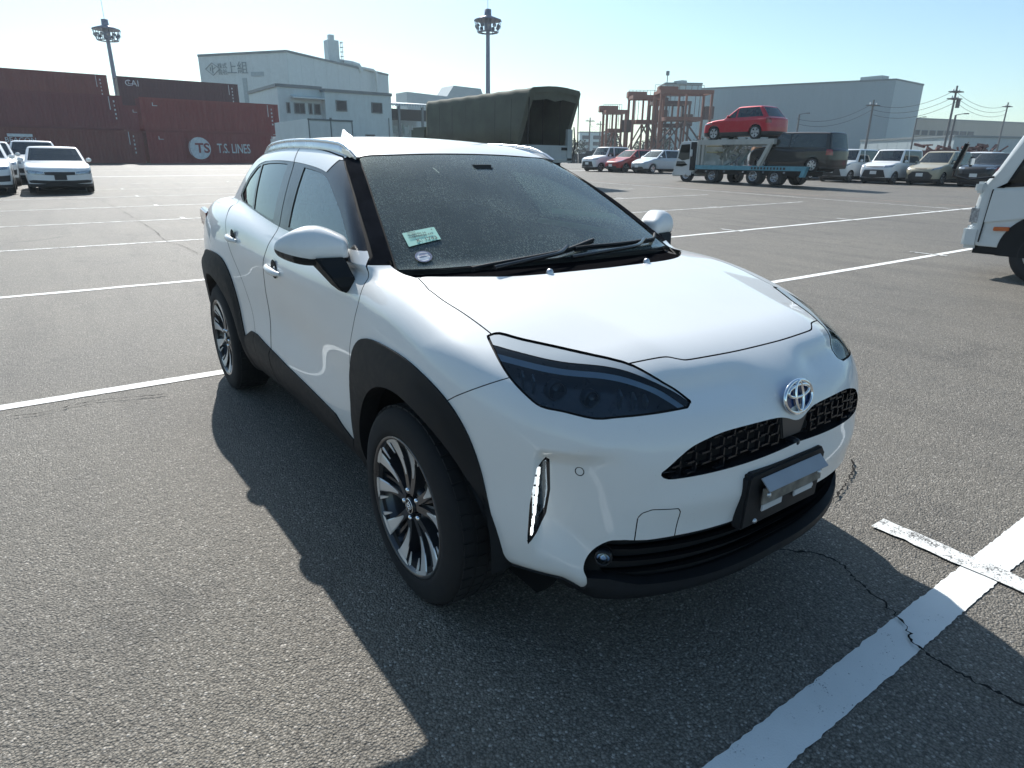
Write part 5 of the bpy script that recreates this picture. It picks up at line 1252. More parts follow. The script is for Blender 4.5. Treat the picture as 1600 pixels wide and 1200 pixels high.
def build_office():
    z = Zg(-83, 30)
    a, b = (-83.0, 29.8), (-83.0, 38.8)
    r, o = prism_building('office_building', [a, b, (-96, 38.8), (-96, 29.8)], z, [9.45, 9.45, 9.6, 9.6], W2_, 'two storey pale blue office with two square windows', pitch=40, panels=False)
    window_on(r, o, a, b, 1.45, 2.70, 7.2, 8.3); window_on(r, o, a, b, 6.25, 7.55, 7.2, 8.3)
    for s in (1.3, 5.2): window_on(r, o, a, b, s, s+1.1, 3.2, 4.4)
    m = MB(); m.tube([Vector((-82.9, 38.3, zz))-o for zz in (1.2, 6.6)], .06, 6); m.build('down_pipe', TRIM, r)
    a, b = (-84.2, 24.4), (-84.2, 29.8)
    r, o = prism_building('annex_building', [a, b, (-97, 29.8), (-97, 24.4)], z, [9.75, 9.75, 9.75, 9.75], W2_, 'low annex with a sloping canopy and a row of small windows', pitch=40, panels=False)
    for s0, s1, mu in ((1.0, 1.25, 0), (1.95, 3.1, 1), (3.75, 4.0, 0), (4.45, 5.05, 0)): window_on(r, o, a, b, s0, s1, 6.75, 7.8, mu)
    for s0 in (.6, 2.2, 4.0): window_on(r, o, a, b, s0, s0+.5, 3.2, 4.6)
    m = MB(); m.prism([(-84.2-o.x, 8.55-o.z), (-83.0-o.x, 8.35-o.z), (-83.0-o.x, 8.5-o.z), (-84.2-o.x, 8.72-o.z)], 1, 25.9-o.y, 29.78-o.y); m.build('canopy', W2_, r)
    # open shed to the right
    r = empty('open_shed', (-92, 44, z), 0, 'open sided shed with corrugated roof edge left of the canvas truck', 'shed'); o = Vector((-92, 44, z))
    m = MB(); m.raw([Vector(q)-o for q in ((-90, 39.2, 9.0), (-90, 52, 9.2), (-104, 52, 10.4), (-104, 39.2, 10.2), (-90, 39.2, 8.75), (-90, 52, 8.95))], [(0, 1, 2, 3), (4, 5, 1, 0)]); m.build('roof', GB2, r)
    m = MB()
    for k in range(30): m.box(Vector((-89.9, 39.4+k*.42, 8.85))-o, (.08, .2, .34))
    m.build('roof_edge_ribs', W1, r, kind='stuff')
    m = MB(); m.box(Vector((-95, 45.5, 7.9))-o, (.2, 13, 1.6)); m.build('fascia', DK, r)
    for y in (39.6, 43.4, 47.2, 51): m = MB(); m.box(Vector((-90.2, y, (z+8.8)/2))-o, (.3, .3, 8.8-z)); m.build('post', TRIM, r)
    m = MB(); m.box(Vector((-101, 45.5, 4.6))-o, (.2, 12.6, 6.8)); m.build('back_wall', GB2, r)
    rr = random.Random(8); m = MB()
    for k in range(60): m.box(Vector((-94-5*rr.random(), 39.6+11.5*rr.random(), 2+4.8*rr.random()))-o, (.1+.5*rr.random(), .08+.7*rr.random(), .1+1.1*rr.random()))
    m.build('stored_steelwork', W2_, r, kind='stuff')
    r = empty('far_hall', (-150, 85, z), 0, 'long low grey hall far behind the open shed', 'building'); m = MB()
    m.prism([(75-85, 0), (103-85, 0), (103-85, 15.2), (97-85, 15.6), (96-85, 17.6), (88-85, 17.8), (86-85, 15.2), (75-85, 15.6)], 0, -6, 0); m.build('wall', GB2, r)
build_office()
def build_right():
    z = Zg(-80, 150)
    L_, C_, R_ = (-118.0, 142.0), (-77.8, 159.9), (-77.0, 171.5)
    r, o = prism_building('big_warehouse', [L_, C_, R_, (-120, 190)], z, [19.4, 19.6, 19.2, 19.2], GB, 'huge blue grey warehouse with lighter end wall on the right', pitch=1.0, faces=(0, 1))
    m = MB(); m.box(Vector((-83, 160.5, 20.0))-o, (5, 3, 1.2)); m.build('roof_house', GB2, r)
    m = MB(); m.raw([Vector(q)-o for q in ((-77.75, 159.9, z), (-76.95, 171.5, z), (-76.95, 171.5, 19.1), (-77.75, 159.9, 19.5))], [(0, 1, 2, 3)]); m.build('end_wall_cladding', GB2, r)
    rr = random.Random(2)
    for k in range(6):
        t = .2+.13*k; p_ = Vector(L_+(0,)).lerp(Vector(C_+(0,)), t); q = MB(); q.box(Vector((p_.x+.3, p_.y-.3, 4.2))-o, (1.6, .6, .25), M=Matrix.Rotation(.42, 3, 'Z')); q.build('wall_lamp', W1, r)
    a, b = (-112.0, 122.7), (-107.0, 129.6)
    r, o = prism_building('stair_tower', [a, b, (-114, 135), (-119, 128)], z, [18.9, 18.9, 18.9, 18.9], W2_, 'pale tower block rising behind the red straddle carriers', pitch=2.0)
    m = MB(); m.tube([Vector((-112, 123.2, 18.9))-o, Vector((-112, 123.2, 21.6))-o], .10, 6); m.tube([Vector((-112, 123.2, 20.6))-o, Vector((-112, 123.2, 21.5))-o], .4, 8); m.build('roof_beacon', TRIM, r)
    m = MB(); m.box(Vector((-110, 125.5, 19.1))-o, (2.6, 1.6, .7)); m.build('roof_unit', GB2, r)
    r, o = prism_building('beige_warehouse', [(-104, 222), (-86, 276), (-120, 290), (-140, 235)], z, [15.4, 15.2, 15.2, 15.4], BE, 'long beige warehouse in the distance at the far right', pitch=3)
    for k in range(9): window_on(r, o, (-104, 222), (-86, 276), 2+k*3.2, 4.4+k*3.2, 10.6, 12.0)
    r, o = prism_building('grey_hall', [(-52, 132), (-34, 176), (-60, 190), (-76, 146)], z, [6.4, 6.4, 6.4, 6.4], GB2, 'low grey hall below the beige warehouse', pitch=3)
    # low red-brown hoarding behind the parked row, teal containers beside it
    hr = mat_metal_sheet('hoarding red', (.13, .022, .026))
    r = empty('site_hoarding', (-32.3, 64.4, Zg(-32, 64)), math.atan2(10.6, 7.5), 'low dark red hoarding running behind the parked row', 'fence')
    for k in range(26):
        m = MB(); m.box((k*.5+.25, 0, .95), (.485, .06, 1.75)); m.build('panel', hr, r)
    m = MB(); m.box((6.5, .05, .45), (13, .05, .8)); m.build('base_board', plain('hoarding base', (.05, .055, .07), .8), r)
    r = empty('storage_box', (-38.5, 60.5, Zg(-38, 60)), math.atan2(10.6, 7.5), 'dull teal storage box left of the dark red hoarding', 'container'); m = MB(); m.box((1.6, 0, .95), (4.2, 1.6, 1.9)); m.build('shell', plain('teal paint', (.05, .11, .11), .6), r); m = MB(); m.box((1.6, -.82, 1.0), (.05, .05, 1.7)); m.build('door_seam', DK, r)
    r = empty('excavator', (-43.5, 66, Zg(-43, 66)), .8, 'rusty orange yellow machine arm lying above the hoarding', 'machine')
    om = mat_metal_sheet('machine ochre', (.28, .13, .05))
    m = MB(); m.bar((0, 0, 1.6), (2.8, 0, 3.0), .35, .5); m.bar((2.8, 0, 3.0), (6.0, 0, 2.4), .3, .4); m.build('boom', om, r); m = MB(); m.box((-1.0, 0, 1.5), (2.4, 1.8, 1.2)); m.build('body', om, r, bevel=.1)
    m = MB(); m.box((-.8, 0, .45), (3.2, 2.2, .8)); m.build('track_base', DK, r, bevel=.2)
    r = empty('scrap_heap', (-31, 72.5, Zg(-31, 72)), .95, 'heap of rusty red steel above the hoarding', 'scrap'); rr = random.Random(4); rm = mat_metal_sheet('rusty steel', (.14, .045, .035)); m = MB()
    for k in range(40): a = rr.random()*8; m.bar((a, rr.random()*2, 1.2+1.2*rr.random()), (a+rr.uniform(-1.6, 1.6), rr.random()*2, 1.4+1.1*rr.random()), .12+.2*rr.random())
    m.build('steel', rm, r, kind='stuff')
build_right()
# ---- lighting masts
def build_masts():
    mm = plain('mast steel', (.20, .21, .27), .45, metal=.5)
    for x, y, h, lb in ((-73.9, 48.1, 18.6, 'tall floodlight mast with round crown behind the canvas truck'), (-110.0, 10.1, 18.3, 'floodlight mast with round crown behind the container stack')):
        z = Zg(x, y); r = empty('floodlight_mast', (x, y, z), 0, lb, 'light mast', 'floodlight masts')
        H = h-z
        m = MB(); m.tube([(0, 0, 0), (0, 0, H*.5), (0, 0, H-1.6)], [.34, .29, .24], 16); m.build('pole', mm, r)
        m = MB(); m.lathe([(.9, H-2.1), (1.25, H-2.1), (1.28, H-2.0), (.9, H-1.98)], 24); m.build('lower_ring', mm, r)
        m = MB(); m.lathe([(.3, H-.40), (1.66, H-.78), (1.68, H-.66), (.4, H-.20), (.3, H-.2)], 24); m.build('crown', mm, r)
        m = MB(); m.lathe([(0, H+.55), (.42, H+.5), (.45, H-.3), (.45, H-1.8)], 12); m.build('winch_head', mm, r)
        m = MB(); m.tube([(0, 0, H+.5), (0, 0, H+3.6)], .03, 5); m.build('lightning_rod', mm, r)
        for k in range(12):
            a = 2*math.pi*k/12; c, s = math.cos(a), math.sin(a)
            m = MB(); m.bar((c*1.27, s*1.27, H-2.1), (c*1.70, s*1.70, H-.7), .07); m.build('stay', mm, r)
            m = MB(); m.box((c*1.45, s*1.45, H-1.40), (.24, .34, .30), M=Matrix.Rotation(a, 3, 'Z')@Matrix.Rotation(.5, 3, 'Y')); fl = m.build('floodlight', mm, r)
            m = MB(); m.box((c*1.60, s*1.60, H-1.5), (.04, .30, .26), M=Matrix.Rotation(a, 3, 'Z')@Matrix.Rotation(.5, 3, 'Y')); m.build('lamp_glass', BM['lamp'], fl)
build_masts()
# ---- straddle carriers
def build_straddles():
    om = mat_metal_sheet('straddle orange brown', (.24, .090, .055), .6, .3, .3); dk = mat_metal_sheet('straddle dark steel', (.10, .05, .04), .6)
    gl = DKG
    def one(x, y, rz, lb, H=12.4, Lx=9.5, W=4.6, m_=om):
        r = empty('straddle_carrier', (x, y, Zg(x, y)), rz, lb, 'straddle carrier', 'straddle carriers')
        for sy in (-1, 1):
            m = MB(); m.box((0, sy*W/2, 1.5), (Lx+1.0, .6, .9)); m.build('bottom_beam', m_, r, bevel=.08)
            m = MB(); m.box((0, sy*W/2, H-.3), (Lx+.5, .42, .55)); m.build('top_beam', m_, r, bevel=.05)
            for sx in (-1, 0, 1):
                m = MB(); m.box((sx*Lx/2, sy*W/2, H/2+.4), (.36 if sx else .28, .36, H-2)); m.build('leg', m_, r)
            m = MB(); m.bar((-Lx/2, sy*W/2, 2), (0, sy*W/2, H*.6), .22); m.bar((Lx/2, sy*W/2, 2), (0, sy*W/2, H*.6), .22); m.build('brace', dk, r)
            for k in range(4):
                xx = (-1.5+k)*Lx/3.4; m = MB(); m.lathe([(.3, -.24), (.78, -.24), (.82, -.15), (.82, .15), (.78, .24), (.3, .24)], 20, c=(xx, sy*W/2, .82), axis='Y'); m.build('wheel', BM['tyre'], r)
        for sx in (-1, 1):
            m = MB(); m.box((sx*Lx/2, 0, H-.3), (.42, W-.5, .5)); m.build('cross_beam', m_, r)
        m = MB(); m.box((0, 0, H*.62), (Lx*.72, W-1.0, .6)); m.build('spreader', m_, r)
        m = MB()
        for sx in (-1, 1):
            for sy in (-1, 1): m.bar((sx*Lx*.3, sy*1.2, H*.64), (sx*Lx*.3, sy*1.2, H-.6), .08)
        m.build('hoist_cables', dk, r)
        m = MB(); m.box((Lx/2+.9, W/2-.2, H*.72), (1.5, 1.7, 2.0)); cb = m.build('operator_cab', dk, r, bevel=.06); m = MB(); m.box((Lx/2+1.67, W/2-.2, H*.74), (.04, 1.4, 1.3)); m.build('cab_glass', gl, cb)
        m = MB(); m.box((-Lx/4, W/2+.1, H+.3), (3.2, 1.6, 1.0)); m.build('engine_house', m_, r, bevel=.06)
        m = MB()
        for k in range(9): m.bar((-Lx/2+k*Lx/8, W/2+.35, H+.1), (-Lx/2+k*Lx/8, W/2+.35, H+1.1), .06)
        m.bar((-Lx/2, W/2+.35, H+1.1), (Lx/2, W/2+.35, H+1.1), .06); m.build('handrail', dk, r)
        return r
    an = math.radians(57)
    one(-85.6, 81.8, an, 'leftmost lowest straddle carrier of the red brown group', 8.6, 3.2, 3.6)
    one(-82.4, 85.9, an, 'straddle carrier with tall open frame left of the middle', 10.9, 5.0, 4.0)
    one(-75.6, 87.3, an, 'rightmost straddle carrier in front of the pale tower', 11.3, 8.2, 4.2)
    one(-83.0, 92.5, an, 'straddle carrier standing behind the middle of the group', 10.4, 6.0, 4.0, dk)
build_straddles()
# ---- utility poles with wires
def build_poles():
    pm = plain('pole concrete', (.17, .17, .17), .8); tops = []
    for i, (x, y, zt, arms, lb) in enumerate([(-40.5, 79.9, 8.6, 1, 'bare utility pole in front of the blue grey warehouse'), (-44.8, 100.7, 7.7, 0, 'thin lamp pole right of the bare utility pole'), (-32.6, 81.5, 9.6, 2, 'utility pole with crossarms rising above the beige warehouse'), (-42.2, 123.5, 10.8, 1, 'distant utility pole at the far right'), (-30.5, 77.5, 6.4, 0, 'short pole beside the scrap heap'), (-95.6, 85.2, 9.2, 1, 'distant utility pole just right of the canvas truck'), (-102.3, 94.0, 9.2, 1, 'second distant utility pole right of the canvas truck'), (-46, 74, 7.0, 0, 'pole standing behind the carrier and black minivan')]):
        z = Zg(x, y); r = empty('utility_pole', (x, y, z), 0, lb, 'utility pole', 'utility poles'); H = zt-z
        m = MB(); m.tube([(0, 0, 0), (0, 0, H)], [.16, .10], 8); m.build('pole', pm, r)
        for k in range(arms):
            m = MB(); m.box((0, 0, H-.6-k*.7), (.9, 1.6, .10), rz=.0); m.build('crossarm', pm, r)
            for s in (-.7, 0, .7): m = MB(); m.lathe([(0, .25), (.07, .2), (.09, 0)], 6, c=(0, s, H-.55-k*.7)); m.build('insulator', BM['plate'], r)
        if arms > 1: m = MB(); m.tube([(.3, .3, H-2.2), (.3, .3, H-1.4)], .22, 8); m.build('transformer', pm, r)
        if not arms: m = MB(); m.bar((0, 0, H), (.7, .4, H+.15), .07); m.box((.8, .45, H+.12), (.4, .2, .1)); m.build('lamp_arm', pm, r)
        tops.append(Vector((x, y, zt-.5)))
    wm = plain('wire', (.04, .04, .045), .6, var=0)
    for a, b, n_, dz, lb in [(7, 0, 2, 0, 'overhead wires left of the bare utility pole'), (0, 2, 3, 0, 'overhead wires between the bare pole and the crossarm pole'), (2, 3, 3, 0, 'overhead wires running off to the far right pole'), (5, 6, 2, 0, 'overhead wires between the two distant poles')]:
        r = empty('overhead_wire', tops[a], 0, lb, 'wire', 'overhead wires')
        for k in range(n_):
            m = MB(); P_ = []
            for t in np.linspace(0, 1, 13): q = tops[a].lerp(tops[b], t)-tops[a]; P_.append((q.x, q.y+.4*(k-1), q.z-.9*4*t*(1-t)-k*.55))
            m.tube(P_, .022, 4); m.build('strand', wm, r)
build_poles()
# ---- distant trees and blocks at the right of the canvas truck
def build_far():
    lm = NT('far foliage').set(Roughness=.8); f_ = lm.noise(.6, 4); lm.l(lm.ramp(f_, (.3, (.018, .035, .022)), (.7, (.06, .085, .05))), lm.b.inputs['Base Color'])
    bark = plain('bark', (.06, .05, .04), .9)
    rr = random.Random(11)
    for k in range(16):
        t = k/15; x = -128+t*34+rr.uniform(-4, 4); y = 92+t*62+rr.uniform(-4, 4); z = Zg(x, y); H = rr.uniform(4.5, 7.0); R = rr.uniform(2.4, 3.6)
        r = empty('roadside_tree', (x, y, z), 0, 'dark green tree in the distant row below the straddle carriers', 'tree', 'distant row of trees')
        m = MB(); m.tube([(0, 0, 0), (.1, 0, H*.35), (.0, .1, H*.7)], [.22, .17, .08], 7)
        for a in (0, 2.1, 4.2): m.tube([(0, 0, H*.35), (math.cos(a)*R*.5, math.sin(a)*R*.5, H*.62)], [.1, .04], 5)
        m.build('trunk', bark, r)
        m = MB(); V = []; F = []
        for j in range(900):
            d = Vector((rr.gauss(0, 1), rr.gauss(0, 1), rr.gauss(0, 1))).normalized(); q = d*(rr.random()**.4); lump = 1+.25*math.sin(d.x*4+k)*math.cos(d.y*5)
            c = Vector((q.x*R*lump, q.y*R*lump, H*.62+q.z*H*.38*lump)); e = Vector((rr.gauss(0, 1), rr.gauss(0, 1), rr.gauss(0, 1))).normalized(); g_ = e.cross(Vector((.3, .5, .8))).normalized(); s = rr.uniform(.14, .32); n0 = len(V)
            V += [c-e*s-g_*s*.6, c+e*s-g_*s*.5, c+e*s*.8+g_*s*.7, c-e*s*.7+g_*s*.6]; F.append((n0, n0+1, n0+2, n0+3))
        m.raw(V, F); m.build('crown', lm.m, r)
    for x, y, w_, d_, h, lb in ((-210, 150, 9, 6, 17, 'pale office tower far away just right of the canvas truck'), (-196, 170, 14, 8, 12, 'pale blue block far away left of the straddle carriers')):
        z = Zg(x, y); foot = [(x, y), (x+w_*.6, y+w_*.8), (x+w_*.6-d_*.8, y+w_*.8+d_*.6), (x-d_*.8, y+d_*.6)]
        r, o = prism_building('far_block', foot, z, [h]*4, W2_, lb, pitch=2.5, panels=False)
        for i in range(4):
            for j in range(3): window_on(r, o, foot[0], foot[1], 1+j*w_/3.4, 1+j*w_/3.4+w_/5, 2.8+i*(h-3)/4, 4.0+i*(h-3)/4)
    # clutter along the far edge of the yard
    r = empty('yard_clutter', (-60, 58, Zg(-60, 58)), 0, 'dark jumble of far vehicles and gear under the straddle carriers', 'clutter')
    cm = [plain('clutter dark', (.03, .035, .04), .7), plain('clutter blue', (.04, .07, .10), .6), plain('clutter pale', (.35, .38, .38), .6)]
    for mi in range(3):
        m = MB()
        for k in range(45 if mi == 0 else 16):
            t = rr.random(); x = -16+t*30+rr.uniform(-2, 2); y = 4+t*28+rr.uniform(-3, 3); h = rr.uniform(.5, 1.9); m.box((x, y, h/2), (rr.uniform(.6, 2.6), rr.uniform(.6, 2.6), h), rz=rr.random())
        m.build('gear', cm[mi], r, kind='stuff')
build_far()
# ---------------------------------------------------------------- trucks
def truck_wheel(r, x, y, R, sg, wd=.22, rim=None, dual=False):
    w_ = empty('wheel', (x, y, R)); w_.parent = r
    m = MB(); m.lathe([(R*.56, sg*wd*.42), (R*.7, sg*wd*.5), (R*.93, sg*wd*.47), (R, sg*wd*.34), (R, -sg*wd*(1.5 if dual else .34)), (R*.93, -sg*wd*(1.6 if dual else .47)), (R*.56, -sg*wd*.5)], 36, axis='Y'); m.build('tyre', BM['tyre'], w_)
    m = MB(); m.lathe([(R*.56, sg*wd*.42), (R*.58, sg*wd*.48), (R*.52, sg*wd*.40), (R*.44, sg*wd*(.05 if dual else .25)), (R*.30, sg*wd*(.0 if dual else .42)), (R*.16, sg*wd*(.3 if dual else .5)), (R*.14, sg*wd*.62), (0, sg*wd*.64)], 32, axis='Y'); rm = m.build('rim', rim or BM['rim'], w_)
    for k in range(6):
        a = k*math.pi/3+.2; m = MB(); m.lathe([(0, sg*wd*.36), (R*.055, sg*wd*.36), (R*.06, sg*wd*.2)], 10, c=(math.cos(a)*R*.37, 0, math.sin(a)*R*.37), axis='Y'); m.build('vent_hole', BM['dark'], rm)
    return w_
TW = carpaint('truck white', (.66, .69, .69), dust=.12)
def build_right_truck():
    """small white lorry at the right edge, nose towards -x, near side at y = 8.3"""
    r = empty('white_truck', (-1.9, 9.2, Zg(-1.5, 9)), 0, 'white light truck entering at the right edge, orange side marker lamp', 'truck')
    # outline of the cab side, x measured back from the bumper
    W0, W1_ = -.90, .90
    prof = [(.10, .40), (.0, .46), (-.03, .62), (.02, .66), (.0, .76), (.02, 1.0), (.06, 1.18), (.16, 1.34), (.42, 1.92), (.50, 2.02), (.62, 2.06), (1.9, 2.06), (1.95, 2.0), (1.95, .40)]
    def sec(y, inset): return [(x+inset*(.6 if x < .7 else 0), y, z-(inset*.5 if z > 1.9 else 0)) for x, z in prof]
    m = MB(); ys = [(-.90, .10), (-.885, .04), (-.84, .0), (.84, .0), (.885, .04), (.90, .10)]; V = []; F = []; n = len(prof)
    for y, i_ in ys: V += sec(y, i_)
    for k in range(len(ys)-1):
        for j in range(n): F.append((k*n+j, k*n+(j+1) % n, (k+1)*n+(j+1) % n, (k+1)*n+j))
    F += [tuple(range(n))[::-1], tuple(range((len(ys)-1)*n, len(ys)*n))]
    m.raw(V, F); m.build('cab', TW, r, bevel=.012)
    def sidepanel(name, pts, mat, th=.012, y=-.905, parent=r):
        mm = MB(); mm.prism(pts, 1, y-th, y+.02); return mm.build(name, mat, parent)
    # wheel opening, window, lamps, bumper
    a = np.linspace(0, math.pi, 25); R = .36; xc, zc = .88, .36
    sidepanel('wheel_arch', [(xc+math.cos(q)*.50, zc+.02+math.sin(q)*.48) for q in a]+[(xc-.50, .30), (xc+.50, .30)], BM['dark'], .004)
    sidepanel('door_window_frame', [(.22, 1.13), (.30, 1.13), (.34, 1.24), (.58, 1.86), (1.45, 1.88), (1.45, 1.22), (.9, 1.19)], BM['dark'], .006)
    w_ = sidepanel('door_window', [(.36, 1.19), (.62, 1.83), (1.40, 1.84), (1.40, 1.26), (.8, 1.22)], glass('truck side glass', (.45, .62, .55), .75, .01), .009)
    sidepanel('door_panel', [(.17, .70), (.20, 1.10), (1.46, 1.16), (1.46, .92), (1.2, .84), (.6, .78)], TW, .016)
    sidepanel('door_gap', [(.155, .45), (.165, .45), (.195, 1.11), (.185, 1.11)], BM['dark'], .018)
    m = MB(); m.b2((-.05, -.915, .36), (.16, -.55, .645)); m.build('bumper_end', TW, r, bevel=.04)
    m = MB(); m.b2((-.04, -.56, .38), (.10, .90, .62)); m.build('bumper', TW, r, bevel=.03)
    m = MB(); m.b2((-.012, -.905, .66), (.12, -.60, .90)); hl = m.build('headlamp', BM['lamp'], r, bevel=.03)
    m = MB(); m.b2((-.02, -.87, .72), (.0, -.66, .85)); m.build('lamp_reflector', BM['chrome'], hl)
    m = MB(); m.b2((-.02, -.93, 1.06), (.10, -.78, 1.20)); m.build('corner_vane', TW, r, bevel=.03)
    m = MB(); m.prism([(.30, .605), (.30, .655), (.47, .665), (.47, .615)], 1, -.935, -.90); m.build('side_marker', BM['orange'], r, bevel=.006)
    m = MB(); m.b2((.10, -.86, .30), (1.9, .86, .42)); m.build('underframe', BM['dark'], r)
    m = MB(); m.prism([(.18, 1.36), (.44, 1.94), (.46, 1.93), (.20, 1.34)], 1, -.80, .80); m.build('windshield', BM['glass_l'], r)
    m = MB(); m.b2((1.2, -.7, .7), (1.4, .7, 1.5)); m.b2((.4, -.7, .6), (.6, .7, 1.1)); m.build('cabin', BM['dark'], r)
    truck_wheel(r, xc, -.80, R, -1, .22); truck_wheel(r, xc, .80, R, 1, .22)
    m = MB(); m.b2((2.0, -.86, .55), (5.6, .86, .72)); m.build('chassis', BM['dark'], r); m = MB(); m.b2((2.05, -.93, .74), (5.7, .93, 1.15)); m.build('load_bed', TW, r, bevel=.02)
    truck_wheel(r, 4.3, -.80, R, -1, .22, dual=True); truck_wheel(r, 4.3, .80, R, 1, .22, dual=True)
    # wing mirror on a stalk ahead of the windshield
    dm = empty('wing_mirror', (0, 0, 0)); dm.parent = r
    m = MB(); q = Matrix.Rotation(math.radians(16), 3, 'Y'); m.box((-.12, -1.28, 1.50), (.05, .09, .36), M=q); m.build('mirror_housing', BM['black'], dm, bevel=.025)
    m = MB(); m.tube([(-.16, -1.28, 1.34), (-.17, -1.26, 1.27), (-.05, -1.1, 1.22), (.16, -.90, 1.26)], .014, 6); m.build('mirror_stalk', BM['black'], dm)
    m = MB(); m.box((-.045, -1.14, 1.44), (.04, .13, .12)); m.build('under_mirror', TW, dm, bevel=.02)
build_right_truck()
def build_canvas_truck():
    z0 = Zg(-24, 17); r = empty('canvas_truck', (-22, 17.52, z0), 0, 'lorry with dark green canvas cover, open black rear', 'truck')
    cv = NT('olive canvas').set(Roughness=.85); f_ = cv.noise(1.2, 5); cv.l(cv.ramp(f_, (.3, (.075, .082, .062)), (.7, (.115, .122, .094))), cv.b.inputs['Base Color']); g_ = cv.noise(14, 3); cv.bump(g_, .3, .02); cv = cv.m
    gm = mat_metal_sheet('truck body grey', (.42, .46, .46), .6, .25, .3)
    L = 9.3; W = 1.42; zt = 4.47-z0; zs = 4.34-z0; zl = 2.10-z0
    # canvas shell: hooped cross-section, sagging between the hoops, rear edge raked forward at the foot
    n = 57; prof = [(-W-.02, zl), (-W, zl+.8), (-W+.02, zs-.30), (-W+.05, zs-.08), (-W+.16, zs+.03), (-.5, zt-.02), (0, zt), (.5, zt-.02), (W-.16, zs+.03), (W-.05, zs-.08), (W-.02, zs-.30), (W, zl+.8), (W+.02, zl)]
    V = []; F = []; k = len(prof)
    for i in range(n):
        t = i/(n-1); sag = abs(math.sin(t*math.pi*7.0))
        for j, (y, z) in enumerate(prof):
            x = -t*L; drop = .03*sag
            if t < .12: x -= (1-t/.12)*.95*max(0, (zs-z)/(zs-zl))
            V.append((x, y*(1-.006*sag), z-drop*(1 if 3 <= j <= 9 else 0)))
    for i in range(n-1):
        for j in range(k-1): F.append((i*k+j, (i+1)*k+j, (i+1)*k+j+1, i*k+j+1))
    m = MB(); m.raw(V, F, True); o = m.build('canvas', cv, r); md = o.modifiers.new('th', 'SOLIDIFY'); md.thickness = .03
    m = MB(); m.raw([V[(n-1)*k+j] for j in range(k)], [tuple(range(k))]); m.build('front_canvas', cv, r)
    # rear valance hanging under the roof, folded door flap at the right
    m = MB(); P_ = [(-.05, y*.94, z-.02) for y, z in prof[2:11]]; lowp = [(-.12, y*.9, zs-.42-.05*math.cos(y*5)) for y, z in prof[2:11]]; m.raw(P_+lowp, [(i, i+1, 9+i+1, 9+i) for i in range(8)]); m.build('rear_valance', cv, r)
    ring_o = [(V[j][0]+.012, V[j][1], V[j][2]) for j in range(k)]; ring_i = [(q[0]-.02, q[1]*.86, (q[2]-zl)*.93+zl-.05*(q[2] > zs-.4)) for q in ring_o]
    m = MB(); m.raw(ring_o+ring_i, [(j, j+1, k+j+1, k+j) for j in range(k-1)]); m.build('rear_border', cv, r)
    for i in range(8):
        m = MB(); x = -.15-i*(L-.3)/7; m.tube([(x, y*.985, z-.06) for y, z in prof], .025, 6); m.build('hoop', BM['dark'], r)
    m = MB()
    for i in range(9): m.box((-1.3-i*.95, -W-.01, zl+.12), (.16, .03, .05))
    m.build('lashing_eyes', BM['dark'], r, kind='stuff')
    m = MB(); m.b2((-L, -W+.02, 1.15-z0+.3), (-.5, W-.02, 1.45-z0+.1)); m.build('bed_floor', gm, r)
    for s in (-1, 1): m = MB(); m.b2((-L, s*(W-.03)-.03, 1.3), (-1.0, s*(W-.03)+.03, zl+.02)); m.build('side_board', gm, r)
    m = MB(); m.b2((-.62, -W+.02, .95), (-.54, W-.05, 2.10-z0)); tg = m.build('tailgate', gm, r)
    m = MB(); m.box((-.52, W-.45, 1.55), (.03, .36, .12)); m.build('latch_slot', BM['dark'], tg)
    m = MB(); m.b2((-.66, W-.30, 1.0), (-.50, W-.02, 2.80-z0)); m.build('corner_post', gm, r)
    m = MB(); m.tube([(-.45, W, 2.9-z0), (-.40, W+.06, 2.2-z0), (-.5, W+.02, 1.5-z0)], .03, 5); m.build('hanging_strap', BM['dark'], r)
    m = MB(); m.b2((-L, -.9, .55), (-.7, .9, .95)); m.build('chassis', BM['dark'], r)
    for x in (-1.9, -3.1, -7.8):
        for s in (-1, 1): truck_wheel(r, x, s*(W-.25), .48, s, .28, dual=x > -5)
    m = MB(); m.b2((-L-2.0, -W+.05, .7), (-L-.25, W-.05, 2.7)); cab = m.build('cab', plain('army green', (.06, .075, .05), .5), r, bevel=.12); m = MB(); m.b2((-L-2.02, -W+.2, 1.75), (-L-1.98, W-.2, 2.45)); m.build('windshield', BM['glass'], cab)
    # white van body truck standing behind the hero car
    z0 = Zg(-30, 10); r = empty('box_truck', (-30, 10.3, z0), 0, 'white box van truck seen from behind above the crossover roof', 'truck'); h = 3.16-z0
    m = MB(); m.b2((-5.2, -1.08, .75), (0, 1.08, h)); m.build('box_body', W1, r)
    for s in (-1, 1): m = MB(); m.b2((0, s*.02, .85), (.03, s*1.03, h-.1)); m.build('rear_door', W1, r, bevel=.008)
    m = MB()
    for y in (-1.06, 0, 1.06): m.tube([(.04, y, .8), (.04, y, h)], .022, 6)
    m.b2((.0, -1.1, h-.06), (.05, 1.1, h+.01)); m.build('door_bars', TRIM, r)
    m = MB(); m.box((.05, 0, h+.03), (.05, .10, .10)); m.build('top_latch', TRIM, r)
    m = MB(); m.b2((-6.8, -.95, .6), (-5.3, .95, 2.1)); cab = m.build('cab', TW, r, bevel=.12); m = MB(); m.b2((-6.83, -.8, 1.3), (-6.79, .8, 1.9)); m.build('windshield', BM['glass'], cab)
    m = MB(); m.b2((-6.5, -.45, .45), (-.2, .45, .72)); m.build('chassis', BM['dark'], r)
    for x in (-1.4, -6.0):
        for s in (-1, 1): truck_wheel(r, x, s*.86, .38, s, .24, dual=x > -2)
build_canvas_truck()
